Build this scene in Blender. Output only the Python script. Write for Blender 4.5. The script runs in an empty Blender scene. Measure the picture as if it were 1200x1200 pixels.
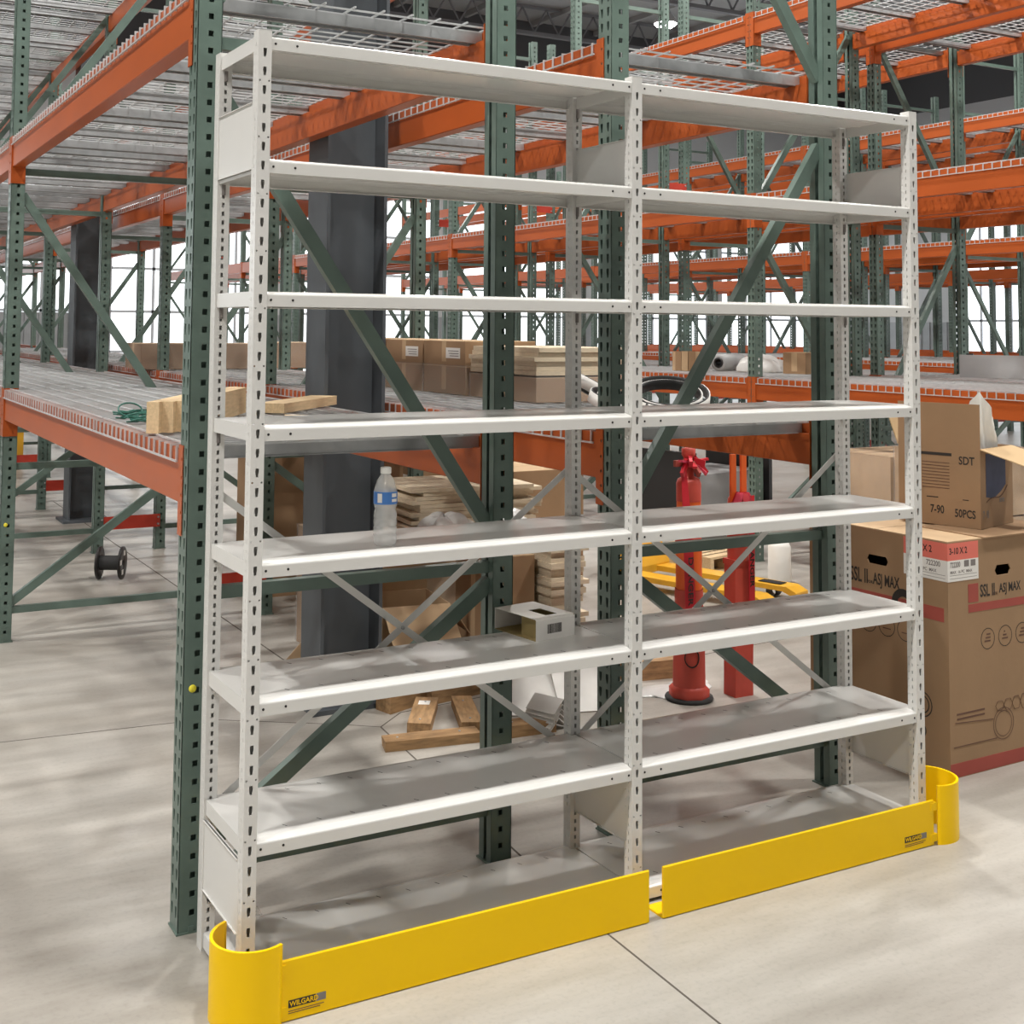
import bpy, math, random
from mathutils import Vector, Matrix

random.seed(7)
scene = bpy.context.scene
COL = scene.collection

# ------------------------------------------------------------------ camera
CAM_C = Vector((-1.069975, -3.099247, 1.692650))
CAM_R = Vector((0.8755481, -0.4830608, 0.0082327))
CAM_U = Vector((-0.0380293, -0.0519207, 0.9979269))
CAM_F = Vector((0.4816319, 0.8740460, 0.0638295))
FPX, CX, CY = 1470.99, 560.244, 290.002
cam_data = bpy.data.cameras.new('camera')
cam_data.sensor_fit = 'HORIZONTAL'
cam_data.sensor_width = 36.0
cam_data.lens = 36.0 * FPX / 1200.0
cam_data.shift_x = (600.0 - CX) / 1200.0
cam_data.shift_y = (CY - 600.0) / 1200.0
cam_data.clip_start = 0.05
cam_data.clip_end = 200
cam = bpy.data.objects.new('camera', cam_data)
COL.objects.link(cam)
cam.matrix_world = Matrix((
    (CAM_R.x, CAM_U.x, -CAM_F.x, CAM_C.x),
    (CAM_R.y, CAM_U.y, -CAM_F.y, CAM_C.y),
    (CAM_R.z, CAM_U.z, -CAM_F.z, CAM_C.z),
    (0, 0, 0, 1)))
scene.camera = cam

# ------------------------------------------------------------------ world, light, exposure
world = bpy.data.worlds.new('world')
scene.world = world
world.use_nodes = True
world.node_tree.nodes['Background'].inputs[0].default_value = (0.85, 0.93, 1.0, 1)
world.node_tree.nodes['Background'].inputs[1].default_value = 0.6
scene.view_settings.view_transform = 'Standard'
scene.view_settings.look = 'None'
scene.view_settings.gamma = 1.0
scene.view_settings.use_curve_mapping = False
scene.view_settings.exposure = 0.0
LAMP_POWER = 312.0
WINDOW_STRENGTH = 1.9
LAMP_SPOTS = [(-8.9, -1.1), (-3.9, -6.8), (-3.9, -1.1), (1.1, -1.1), (6.1, -1.1), (11.1, -1.1),  # second one is an unseen lamp added to brighten guard planks and shelf lips
              (-3.2, 4.6), (3.85, 4.6), (9.0, 4.6),
              (-3.2, 10.4), (3.9, 10.4),
              (3.9, 16.4), (14.66, 17.49), (9.2, 16.4)]
LAMP_Z = 8.0


# ------------------------------------------------------------------ helpers
def project(p):
    d = Vector(p) - CAM_C
    w = d.dot(CAM_F)
    if w < 0.05:
        return None
    return (CX + FPX * d.dot(CAM_R) / w, CY - FPX * d.dot(CAM_U) / w)


def in_view(pts, m=110):
    us, vs = [], []
    for p in pts:
        q = project(p)
        if q is None:
            continue
        us.append(q[0]); vs.append(q[1])
    if not us:
        return False
    return max(us) > -m and min(us) < 1200 + m and max(vs) > -m and min(vs) < 1200 + m


class MB:
    def __init__(self):
        self.v = []; self.f = []; self.smooth = set()

    def add(self, vs, fs, smooth=False):
        o = len(self.v)
        self.v += [tuple(p) for p in vs]
        for f in fs:
            if smooth:
                self.smooth.add(len(self.f))
            self.f.append(tuple(i + o for i in f))
        return self

    def box(self, a, b, m=None):
        x0, y0, z0 = a; x1, y1, z1 = b
        vs = [Vector(p) for p in ((x0, y0, z0), (x1, y0, z0), (x1, y1, z0), (x0, y1, z0),
                                  (x0, y0, z1), (x1, y0, z1), (x1, y1, z1), (x0, y1, z1))]
        if m is not None:
            vs = [m @ p for p in vs]
        return self.add(vs, [(0, 3, 2, 1), (4, 5, 6, 7), (0, 1, 5, 4), (1, 2, 6, 5), (2, 3, 7, 6), (3, 0, 4, 7)])

    def prism(self, poly, a, b, fn):
        """poly: list of (p, q); fn(p, q, t) -> xyz; extruded t from a to b."""
        n = len(poly)
        vs = [fn(p, q, a) for p, q in poly] + [fn(p, q, b) for p, q in poly]
        fs = [tuple(range(n - 1, -1, -1)), tuple(range(n, 2 * n))]
        fs += [(i, (i + 1) % n, n + (i + 1) % n, n + i) for i in range(n)]
        return self.add(vs, fs)

    def bar(self, p, q, w, h, up=(0, 0, 1)):
        """rectangular bar from p to q, width w sideways, h along up."""
        p = Vector(p); q = Vector(q); d = (q - p).normalized()
        s = d.cross(Vector(up)).normalized(); u = s.cross(d).normalized()
        vs = []
        for c in (p, q):
            for a, b in ((-1, -1), (1, -1), (1, 1), (-1, 1)):
                vs.append(c + s * (a * w / 2) + u * (b * h / 2))
        return self.add(vs, [(3, 2, 1, 0), (4, 5, 6, 7), (0, 1, 5, 4), (1, 2, 6, 5), (2, 3, 7, 6), (3, 0, 4, 7)])

    def tube(self, path, r, n=8, closed=False, caps=True):
        pts = [Vector(p) for p in path]
        rings = []
        prev = None
        m = len(pts)
        for i, p in enumerate(pts):
            if closed:
                d = (pts[(i + 1) % m] - pts[i - 1]).normalized()
            else:
                d = (pts[min(i + 1, m - 1)] - pts[max(i - 1, 0)]).normalized()
            if prev is None:
                a = Vector((0, 0, 1)) if abs(d.z) < 0.9 else Vector((1, 0, 0))
                s = d.cross(a).normalized()
            else:
                s = (prev - d * prev.dot(d)).normalized()
            prev = s
            u = d.cross(s)
            rr = r[i] if isinstance(r, (list, tuple)) else r
            rings.append([p + (s * math.cos(t) + u * math.sin(t)) * rr for t in [2 * math.pi * k / n for k in range(n)]])
        vs = [q for ring in rings for q in ring]
        fs = []
        for i in range(m if closed else m - 1):
            j = (i + 1) % m
            for k in range(n):
                fs.append((i * n + k, i * n + (k + 1) % n, j * n + (k + 1) % n, j * n + k))
        self.add(vs, fs, True)
        if caps and not closed:
            self.add([q for q in rings[0]], [tuple(range(n - 1, -1, -1))])
            self.add([q for q in rings[-1]], [tuple(range(n))])
        return self

    def lathe(self, prof, n=20, c=(0, 0, 0), m=None):
        vs = []
        for r, z in prof:
            for k in range(n):
                t = 2 * math.pi * k / n
                p = Vector((c[0] + r * math.cos(t), c[1] + r * math.sin(t), c[2] + z))
                vs.append(m @ p if m is not None else p)
        fs = []
        for i in range(len(prof) - 1):
            for k in range(n):
                fs.append((i * n + k, i * n + (k + 1) % n, (i + 1) * n + (k + 1) % n, (i + 1) * n + k))
        return self.add(vs, fs, True)

    def plate(self, O, U, V, N, uc, vc, hole, t=0.002):
        """sheet with real punched holes; uc, vc: cell edges; hole(i, j) -> 8 points about the cell centre or None"""
        O = Vector(O); U = Vector(U); V = Vector(V); N = Vector(N)
        def P(u, v, k):
            return O + U * u + V * v - N * (t * k)
        flip = U.cross(V).dot(N) < 0
        for j in range(len(vc) - 1):
            i = 0
            while i < len(uc) - 1:
                u0, u1, v0, v1 = uc[i], uc[i + 1], vc[j], vc[j + 1]
                h = hole(i, j)
                if h is None:
                    for k in (0, 1):
                        q = (0, 1, 2, 3)
                        if (k == 1) != flip:
                            q = (3, 2, 1, 0)
                        self.add([P(u0, v0, k), P(u1, v0, k), P(u1, v1, k), P(u0, v1, k)], [q])
                else:
                    um, vm = (u0 + u1) / 2, (v0 + v1) / 2
                    B = [(u0, v0), (um, v0), (u1, v0), (u1, vm), (u1, v1), (um, v1), (u0, v1), (u0, vm)]
                    H = [(um + a, vm + b) for a, b in h]
                    vs = [P(a, b, k) for k in (0, 1) for a, b in B + H]
                    fs = []
                    for s in range(8):
                        e = (s + 1) % 8
                        f1 = (s, e, 8 + e, 8 + s); f2 = (16 + s, 24 + s, 24 + e, 16 + e); f3 = (8 + s, 8 + e, 24 + e, 24 + s)
                        if flip:
                            f1, f2, f3 = f1[::-1], f2[::-1], f3[::-1]
                        fs += [f1, f2, f3]
                    self.add(vs, fs)
                i += 1
        return self

    def mesh(self, name, mat):
        me = bpy.data.meshes.new(name)
        me.from_pydata(self.v, [], self.f)
        me.update()
        if self.smooth:
            for i in self.smooth:
                me.polygons[i].use_smooth = True
        mats = mat if isinstance(mat, (list, tuple)) else [mat]
        for mm in mats:
            me.materials.append(mm)
        return me

    def build(self, name, mat, parent=None, loc=(0, 0, 0), rotz=0.0):
        return put(name, self.mesh(name, mat), parent, loc, rotz)


def put(name, mesh, parent=None, loc=(0, 0, 0), rotz=0.0):
    o = bpy.data.objects.new(name, mesh)
    COL.objects.link(o)
    o.parent = parent
    o.location = loc
    o.rotation_euler = (0, 0, rotz)
    return o


def tag(o, label, cat, group=None, kind=None):
    o['label'] = label
    o['category'] = cat
    if group:
        o['group'] = group
    if kind:
        o['kind'] = kind
    return o


def thing(name, label, cat, loc=(0, 0, 0), rotz=0.0, group=None):
    return tag(put(name, None, None, loc, rotz), label, cat, group)


def stuff(o):
    o['kind'] = 'stuff'
    return o


def structure(o):
    o['kind'] = 'structure'
    return o


def sq(a, b=None):
    b = a if b is None else b
    return [(-a, -b), (0, -b), (a, -b), (a, 0), (a, b), (0, b), (-a, b), (-a, 0)]


def rnd(r):
    return [(r * math.cos(math.radians(t)), r * math.sin(math.radians(t))) for t in (225, 270, 315, 0, 45, 90, 135, 180)]


def key(wt, wb, h):
    wm = wt * 0.75 + wb * 0.25
    return [(-wb, -h), (0, -h), (wb, -h), (wm, 0.2 * h), (wt * .8, h), (0, h * 1.05), (-wt * .8, h), (-wm, 0.2 * h)]


# ------------------------------------------------------------------ materials
def mat(name, col, rough=0.5, metal=0.0, var=0.0, scale=6.0, bump=0.0, bscale=60.0, col2=None, stretch=(1, 1, 1),
        alpha=None, emit=None, trans=None, spec=0.5, coat=0.0, rvar=0.0):
    m = bpy.data.materials.new(name)
    m.use_nodes = True
    nt = m.node_tree
    b = nt.nodes['Principled BSDF']
    b.inputs['Base Color'].default_value = (*col, 1)
    b.inputs['Roughness'].default_value = rough
    b.inputs['Metallic'].default_value = metal
    b.inputs['Specular IOR Level'].default_value = spec
    if coat:
        b.inputs['Coat Weight'].default_value = coat
        b.inputs['Coat Roughness'].default_value = 0.15
    tc = nt.nodes.new('ShaderNodeTexCoord')
    mp = nt.nodes.new('ShaderNodeMapping')
    mp.inputs['Scale'].default_value = stretch
    nt.links.new(tc.outputs['Object'], mp.inputs['Vector'])
    if var or col2 or rvar:
        n = nt.nodes.new('ShaderNodeTexNoise')
        n.inputs['Scale'].default_value = scale
        n.inputs['Detail'].default_value = 5
        nt.links.new(mp.outputs[0], n.inputs['Vector'])
        r = nt.nodes.new('ShaderNodeValToRGB')
        r.color_ramp.elements[0].position = 0.32
        r.color_ramp.elements[1].position = 0.68
        c2 = col2 if col2 else tuple(max(0, c * (1 - var)) for c in col)
        r.color_ramp.elements[0].color = (*c2, 1)
        r.color_ramp.elements[1].color = (*col, 1)
        nt.links.new(n.outputs['Fac'], r.inputs[0])
        nt.links.new(r.outputs[0], b.inputs['Base Color'])
        if rvar:
            mr = nt.nodes.new('ShaderNodeMapRange')
            mr.inputs['To Min'].default_value = max(0.02, rough - rvar)
            mr.inputs['To Max'].default_value = min(1, rough + rvar)
            nt.links.new(n.outputs['Fac'], mr.inputs[0])
            nt.links.new(mr.outputs[0], b.inputs['Roughness'])
    if bump:
        n2 = nt.nodes.new('ShaderNodeTexNoise')
        n2.inputs['Scale'].default_value = bscale
        n2.inputs['Detail'].default_value = 4
        nt.links.new(mp.outputs[0], n2.inputs['Vector'])
        bp = nt.nodes.new('ShaderNodeBump')
        bp.inputs['Strength'].default_value = bump
        bp.inputs['Distance'].default_value = 0.004
        nt.links.new(n2.outputs['Fac'], bp.inputs['Height'])
        nt.links.new(bp.outputs[0], b.inputs['Normal'])
    if emit:
        b.inputs['Emission Color'].default_value = (*emit[0], 1)
        b.inputs['Emission Strength'].default_value = emit[1]
    if trans:
        b.inputs['Transmission Weight'].default_value = trans
        b.inputs['IOR'].default_value = 1.2
    if alpha is not None:
        b.inputs['Alpha'].default_value = alpha
    return m


M = {}
M['white'] = mat('white_shelf_paint', (0.67, 0.662, 0.636), 0.26, var=0.04, scale=3, spec=0.5)
M['green'] = mat('green_rack_paint', (0.125, 0.178, 0.15), 0.36, var=0.2, scale=9, spec=0.4)
M['orange'] = mat('orange_rack_paint', (0.43, 0.092, 0.021), 0.33, var=0.1, scale=3, stretch=(1, 1, 3), spec=0.2)
M['red'] = mat('red_spacer_paint', (0.48, 0.045, 0.025), 0.4, var=0.1)
M['galv'] = mat('galvanised_wire', (0.64, 0.65, 0.655), 0.34, metal=0.35, var=0.15, scale=20)
M['channel'] = mat('galvanised_channel', (0.44, 0.45, 0.455), 0.36, metal=0.5, var=0.2, scale=14, stretch=(1, 4, 1))
M['yellow'] = mat('yellow_guard_paint', (0.92, 0.57, 0.0), 0.36, var=0.04, scale=3, spec=0.2)
M['yellow2'] = mat('yellow_jack_paint', (0.8, 0.42, 0.03), 0.4, var=0.1)
M['column'] = mat('dark_grey_column_paint', (0.082, 0.092, 0.102), 0.5, var=0.35, scale=3, stretch=(1, 1, 0.4))
M['card'] = mat('cardboard', (0.335, 0.208, 0.112), 0.82, var=0.1, scale=5, bump=0.1)
M['card2'] = mat('cardboard_pale', (0.52, 0.36, 0.21), 0.85, var=0.14, scale=7)
M['cardin'] = mat('cardboard_inside', (0.50, 0.345, 0.185), 0.85, var=0.08)
M['sheet'] = mat('corrugated_sheet_edges', (0.68, 0.57, 0.41), 0.85, var=0.22, scale=30, stretch=(1, 1, 14))
M['wood'] = mat('pine_wood', (0.72, 0.53, 0.31), 0.65, var=0.2, scale=8, stretch=(1.5, 12, 12))
M['woodold'] = mat('worn_pallet_wood', (0.42, 0.25, 0.115), 0.8, var=0.45, scale=6, stretch=(2, 9, 9), bump=0.3)
M['black'] = mat('black_plastic', (0.018, 0.017, 0.017), 0.42)
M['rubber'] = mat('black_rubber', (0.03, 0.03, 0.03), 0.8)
M['darkhole'] = mat('dark_hole', (0.012, 0.01, 0.009), 0.9)
M['ink'] = mat('black_ink', (0.03, 0.024, 0.02), 0.8)
M['inkbrown'] = mat('brown_ink', (0.13, 0.065, 0.04), 0.8)
M['inkred'] = mat('red_print', (0.36, 0.07, 0.05), 0.75, var=0.1)
M['labelred'] = mat('coral_label', (0.74, 0.17, 0.125), 0.6)
M['labelwhite'] = mat('white_label', (0.78, 0.76, 0.72), 0.6)
M['inkblue'] = mat('navy_print', (0.05, 0.06, 0.12), 0.7, var=0.3, scale=15)
M['inkgrey'] = mat('grey_ink', (0.2, 0.18, 0.17), 0.8)
M['foam'] = mat('white_foam', (0.86, 0.86, 0.82), 0.7, bump=0.4, bscale=14)
M['plastic'] = mat('clear_plastic_wrap', (0.9, 0.9, 0.9), 0.12, alpha=0.13, bump=0.9, bscale=9)
M['bag'] = mat('cloudy_plastic_bag', (0.85, 0.84, 0.81), 0.25, alpha=0.75, bump=0.8, bscale=12)
M['conered'] = mat('orange_red_vinyl', (0.58, 0.075, 0.05), 0.5, var=0.15, scale=8)
M['coneorange'] = mat('bright_orange_band', (0.85, 0.14, 0.02), 0.5, var=0.1)
M['ribbon'] = mat('red_warning_tape', (0.62, 0.02, 0.035), 0.4, var=0.1)
M['pink'] = mat('pink_ribbon', (0.75, 0.08, 0.14), 0.4)
M['greenwire'] = mat('green_wire_coating', (0.02, 0.12, 0.09), 0.4)
M['water'] = mat('clear_bottle', (0.93, 0.94, 0.92), 0.08, alpha=0.36, bump=0.5, bscale=45)
M['bluelabel'] = mat('blue_bottle_label', (0.06, 0.2, 0.55), 0.4)
M['bluepale'] = mat('pale_blue_print', (0.25, 0.45, 0.8), 0.4)
M['capwhite'] = mat('white_cap', (0.8, 0.8, 0.76), 0.4)
M['whitecard'] = mat('white_carton_board', (0.82, 0.79, 0.74), 0.7, var=0.08, scale=12)
M['kraftin'] = mat('olive_carton_inside', (0.33, 0.25, 0.10), 0.8, var=0.1)
M['whitemetal'] = mat('white_metal_angle', (0.74, 0.72, 0.68), 0.45, var=0.2, scale=5)
M['greypanel'] = mat('grey_panel', (0.42, 0.42, 0.42), 0.5, var=0.25, scale=3)
M['roll'] = mat('grey_roll', (0.36, 0.36, 0.36), 0.5)
M['wall'] = mat('off_white_wall_panel', (0.50, 0.505, 0.51), 0.6, var=0.05, scale=1)
M['wallgrey'] = mat('grey_wainscot', (0.34, 0.35, 0.36), 0.55, var=0.08)
M['walldark'] = mat('dark_wall_band', (0.085, 0.085, 0.09), 0.7)
M['ceiling'] = mat('ceiling_deck', (0.36, 0.36, 0.36), 0.6)
M['joist'] = mat('grey_roof_joist', (0.2, 0.2, 0.21), 0.6)
M['pane'] = mat('daylit_window_pane', (0.9, 0.95, 1.0), 0.3, emit=((0.92, 0.97, 1.0), WINDOW_STRENGTH))
M['mullion'] = mat('window_mullion', (0.55, 0.57, 0.6), 0.5)
M['lens'] = mat('lamp_lens', (1, 1, 1), 0.4, emit=((1.0, 0.96, 0.9), 60.0))
M['lamphousing'] = mat('lamp_housing', (0.5, 0.5, 0.5), 0.4)
M['joint'] = mat('floor_joint', (0.1, 0.085, 0.07), 0.9)
M['dot'] = mat('yellow_dot', (0.85, 0.75, 0.05), 0.5)


def concrete():
    m = bpy.data.materials.new('polished_concrete')
    m.use_nodes = True
    nt = m.node_tree
    b = nt.nodes['Principled BSDF']
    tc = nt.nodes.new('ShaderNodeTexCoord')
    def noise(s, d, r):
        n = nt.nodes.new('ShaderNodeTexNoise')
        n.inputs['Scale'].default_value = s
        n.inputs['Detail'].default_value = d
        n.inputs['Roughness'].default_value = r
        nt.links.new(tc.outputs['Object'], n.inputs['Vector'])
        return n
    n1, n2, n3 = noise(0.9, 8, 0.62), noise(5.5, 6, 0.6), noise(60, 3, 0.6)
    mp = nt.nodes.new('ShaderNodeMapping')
    mp.inputs['Scale'].default_value = (0.28, 1.25, 1)  # concrete tone noise drawn out along X, painting in streaky deck shadows
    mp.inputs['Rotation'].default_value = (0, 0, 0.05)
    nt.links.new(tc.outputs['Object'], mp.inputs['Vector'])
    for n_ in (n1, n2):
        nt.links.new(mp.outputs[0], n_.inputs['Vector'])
    r1 = nt.nodes.new('ShaderNodeValToRGB')
    e = r1.color_ramp.elements
    e[0].position = 0.30; e[0].color = (0.315, 0.288, 0.25, 1)
    e[1].position = 0.70; e[1].color = (0.50, 0.48, 0.44, 1)
    nt.links.new(n1.outputs['Fac'], r1.inputs[0])
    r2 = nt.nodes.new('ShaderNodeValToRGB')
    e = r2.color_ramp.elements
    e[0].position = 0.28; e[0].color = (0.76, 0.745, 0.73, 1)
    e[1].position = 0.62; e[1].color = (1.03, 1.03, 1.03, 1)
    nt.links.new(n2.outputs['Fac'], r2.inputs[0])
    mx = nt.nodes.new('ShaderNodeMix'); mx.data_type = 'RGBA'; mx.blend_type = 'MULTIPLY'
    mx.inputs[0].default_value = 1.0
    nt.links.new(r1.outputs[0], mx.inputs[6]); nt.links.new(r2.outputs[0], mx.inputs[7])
    r3 = nt.nodes.new('ShaderNodeValToRGB')
    e = r3.color_ramp.elements
    e[0].position = 0.25; e[0].color = (0.88, 0.88, 0.88, 1)
    e[1].position = 0.5; e[1].color = (1, 1, 1, 1)
    nt.links.new(n3.outputs['Fac'], r3.inputs[0])
    mx2 = nt.nodes.new('ShaderNodeMix'); mx2.data_type = 'RGBA'; mx2.blend_type = 'MULTIPLY'
    mx2.inputs[0].default_value = 1.0
    nt.links.new(mx.outputs[2], mx2.inputs[6]); nt.links.new(r3.outputs[0], mx2.inputs[7])
    nt.links.new(mx2.outputs[2], b.inputs['Base Color'])
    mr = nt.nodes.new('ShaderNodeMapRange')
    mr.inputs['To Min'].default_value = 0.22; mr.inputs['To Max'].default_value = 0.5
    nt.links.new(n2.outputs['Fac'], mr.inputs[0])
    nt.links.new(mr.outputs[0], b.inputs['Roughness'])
    return m


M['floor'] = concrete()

# ------------------------------------------------------------------ the setting
X0, X1, Y0, Y1, ZC = -13.0, 27.0, -14.0, 25.0, 9.8
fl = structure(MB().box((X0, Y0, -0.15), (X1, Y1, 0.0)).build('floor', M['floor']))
def joint(p, q, w=0.006):
    MB().bar((p[0], p[1], 0.0002), (q[0], q[1], 0.0002), w, 0.001).build('floor_joint', M['joint'], fl)
joint((1.020, 0.0), (0.905, -3.0))
joint((1.020, 0.0), (1.209, 1.857), 0.007)
joint((1.209, 1.857), (1.37, 2.0), 0.006)
joint((1.37, 2.0), (4.6, 2.3), 0.006)
joint((1.209, 1.857), (1.074, 1.965), 0.005)
joint((1.074, 1.965), (0.58, 2.30), 0.004)
joint((0.58, 2.30), (-0.9, 2.455), 0.005)
joint((1.215, 2.6), (1.25, 9.5), 0.008)
structure(MB().box((X0, Y0, ZC), (X1, Y1, ZC + 0.2)).build('ceiling', M['ceiling']))
tn = 1
for k in range(9):
    y = -10 + k * 4.2
    mb = MB()
    mb.box((X0, y - 0.09, ZC - 0.05), (X1, y + 0.09, ZC - 0.002)).box((X0, y - 0.08, ZC - 0.75), (X1, y + 0.08, ZC - 0.66))
    n = 56
    for i in range(n):
        xa = X0 + (X1 - X0) * i / n; xb = X0 + (X1 - X0) * (i + 1) / n; xm = (xa + xb) / 2
        mb.bar((xa, y, ZC - 0.05), (xm, y, ZC - 0.66), 0.035, 0.035, (0, 1, 0))
        mb.bar((xm, y, ZC - 0.66), (xb, y, ZC - 0.05), 0.035, 0.035, (0, 1, 0))
    structure(mb.build('trim_%d' % tn, M['joist'])); tn += 1
for k in range(20):
    x = X0 + 1 + k * 2.0
    structure(MB().box((x - 0.05, Y0, ZC - 0.14), (x + 0.05, Y1, ZC - 0.003)).build('trim_%d' % tn, M['ceiling'])); tn += 1


def wall(name, a, b, axis, inner, wins, wz=(1.95, 4.9)):
    """a..b along the wall, inner face at 'inner'; with a row of daylit window openings (built as real openings)."""
    s = 0.25
    out = inner + s if inner > 0 else inner - s
    lo, hi = min(inner, out), max(inner, out)
    def bx(mb, p, q, z0, z1, d0=lo, d1=hi):
        if axis == 'y':
            mb.box((p, d0, z0), (q, d1, z1))
        else:
            mb.box((d0, p, z0), (d1, q, z1))
    g = MB(); w = MB(); d = MB()
    bx(w, a, b, wz[1], 7.9); bx(d, a, b, 7.9, ZC)
    last = a
    ein = -0.03 if inner > 0 else 0.03
    def low(p, q, top):
        """grey wainscot with corrugation ribs up to 'top'"""
        bx(g, p, q, 0, top)
        for i in range(int((q - p - 0.1) / 0.3)):
            t = p + 0.3 * i + 0.1
            bx(g, t, t + 0.09, 0.0, top, min(inner, inner + ein), max(inner, inner + ein))
    for (p, q, z0) in wins:
        bx(w, last, p, wz[0], wz[1]); low(last, p, wz[0]); low(p, q, z0); last = q
    bx(w, last, b, wz[0], wz[1]); low(last, b, wz[0])
    o = structure(w.build(name, M['wall']))
    structure(g.build('wainscot', M['wallgrey'], o)); d.build('upper_band', M['walldark'], o)
    return o, lo, hi, bx


WN = 1
for nm, a, b, axis, inner, wins in [
        ('wall_back', X0, X1, 'y', Y1, [(-12 + 4.3 * i, -8.2 + 4.3 * i, 1.95 if i < 4 else 0.35) for i in range(9)]),
        ('wall_right', Y0, Y1, 'x', X1, [(-13 + 4.3 * i, -9.2 + 4.3 * i, 0.35) for i in range(8)]),
        ('wall_left', Y0, Y1, 'x', X0, []),
        ('wall_front', X0, X1, 'y', Y0, [])]:
    o, lo, hi, bx = wall(nm, a, b, axis, inner, wins)
    mid = (lo + hi) / 2
    for (p, q, z0) in wins:
        pane = MB(); bx(pane, p, q, z0, 4.9, mid - 0.01, mid + 0.01)
        w = structure(pane.build('window_%d' % WN, M['pane'])); WN += 1
        mu = MB()
        for i in range(5):
            t = p + (q - p) * i / 4
            bx(mu, t - 0.03, t + 0.03, z0, 4.9, mid - 0.05, mid + 0.05)
        for z in ((1.99, 2.95, 3.9, 4.86) if z0 > 1 else (0.39, 1.1, 1.99, 2.95, 3.9, 4.86)):
            bx(mu, p, q, z - 0.03, z + 0.03, mid - 0.05, mid + 0.05)
        mu.build('mullion', M['mullion'], w)

# ------------------------------------------------------------------ high-bay lamps
lamp_house = MB().lathe([(0.0, 0.42), (0.06, 0.42), (0.07, 0.3), (0.1, 0.26), (0.24, 0.05), (0.25, 0.0), (0.235, 0.0)], 20).mesh('housing', M['lamphousing'])
lamp_lens = MB().lathe([(0.0, -0.10), (0.1, -0.088), (0.18, -0.05), (0.228, 0.0), (0.232, 0.03)], 20).mesh('lens', M['lens'])
lamp_stem = MB().tube([(0, 0, 0.42), (0, 0, ZC - LAMP_Z - 0.15)], 0.012, 6).mesh('stem', M['lamphousing'])
for i, (x, y) in enumerate(LAMP_SPOTS):
    vis = in_view([(x, y, LAMP_Z)], 30)
    lab = 'lit round high-bay lamp hanging from the far ceiling' if vis else 'round high-bay lamp above the warehouse aisle, out of the picture'
    t = thing('high_bay_lamp', lab, 'lamp', (x, y, LAMP_Z), 0, 'high-bay lamps')
    put('housing', lamp_house, t); put('lens', lamp_lens, t); put('stem', lamp_stem, t)
    ld = bpy.data.lights.new('high_bay_light', 'AREA')
    ld.shape = 'DISK'; ld.size = 0.44
    ld.energy = LAMP_POWER
    ld.color = (1.0, 0.98, 0.945)
    lo_ = bpy.data.objects.new('high_bay_light', ld)
    COL.objects.link(lo_); lo_.parent = t; lo_.location = (0, 0, -0.115)

# ------------------------------------------------------------------ white shelving unit
W, D, PW, PD = 1.19, 0.372, 0.036, 0.04
ZS = [2.4525, 2.1288, 1.782, 1.4366, 1.0909, 0.7455, 0.4009, 0.050]
shelf_unit = thing('shelving_unit', 'white two-bay steel shelving unit with eight shelf levels', 'shelving')


def white_post_mesh():
    """rectangular punched tube: outer face (-Y) keyholes, inner face slots, side faces small slots"""
    mb = MB(); H = 2.465; p = 0.04937
    vc = [0.0]; kinds = [None]
    z0 = (ZS[0] - 0.058) - int((ZS[0] - 0.058) / p) * p + 0.01
    z = z0; k = 0
    vc.append(z0 - 0.016)
    while z + 0.034 < H:
        vc.append(z + 0.016); kinds.append('key')
        vc.append(z + p - 0.016); kinds.append('dots' if k % 3 == 1 else None)
        z += p; k += 1
    vc.append(H); kinds.append(None)
    kp = {'key': key(0.0056, 0.003, 0.0112)}
    # keyhole face in three strips so that small paired dots sit beside the keyhole column
    def hole_f(i, j):
        if kinds[j] == 'key' and i == 1:
            return kp['key']
        if kinds[j] == 'dots' and i in (0, 2):
            return rnd(0.0026)
        return None
    h = PW / 2
    mb.plate((-h, 0, 0), (1, 0, 0), (0, 0, 1), (0, -1, 0), [0, 0.011, PW - 0.011, PW], vc, hole_f)
    # inner face slots, half pitch
    p2 = p / 2
    vc2 = [0.0] + [0.02 + p2 * i for i in range(int((H - 0.03) / p2) + 1)] + [H]
    sl = sq(0.0038, 0.0062)
    mb.plate((-h, PD, 0), (1, 0, 0), (0, 0, 1), (0, 1, 0), [0, 0.011, PW - 0.011, PW], vc2,
             lambda i, j: sl if i == 1 and 0 < j < len(vc2) - 2 else None)
    ss = sq(0.0016, 0.0052); sd = rnd(0.0016)
    for x, n in ((-h, -1), (h, 1)):
        mb.plate((x, 0.0, 0), (0, 1, 0), (0, 0, 1), (n, 0, 0), [0, 0.012, 0.026, PD], vc2,
                 lambda i, j: (ss if i == 1 else (sd if i == 2 else None)) if 0 < j < len(vc2) - 2 and i > 0 else None)
    mb.box((-h, 0, H - 0.001), (h, PD, H))
    return mb.mesh('post', M['white'])


wpm = white_post_mesh()
for x in (0, W, 2 * W):
    put('post', wpm, shelf_unit, (x, 0, 0), 0)
    put('post', wpm, shelf_unit, (x, D, 0), math.pi)


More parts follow.
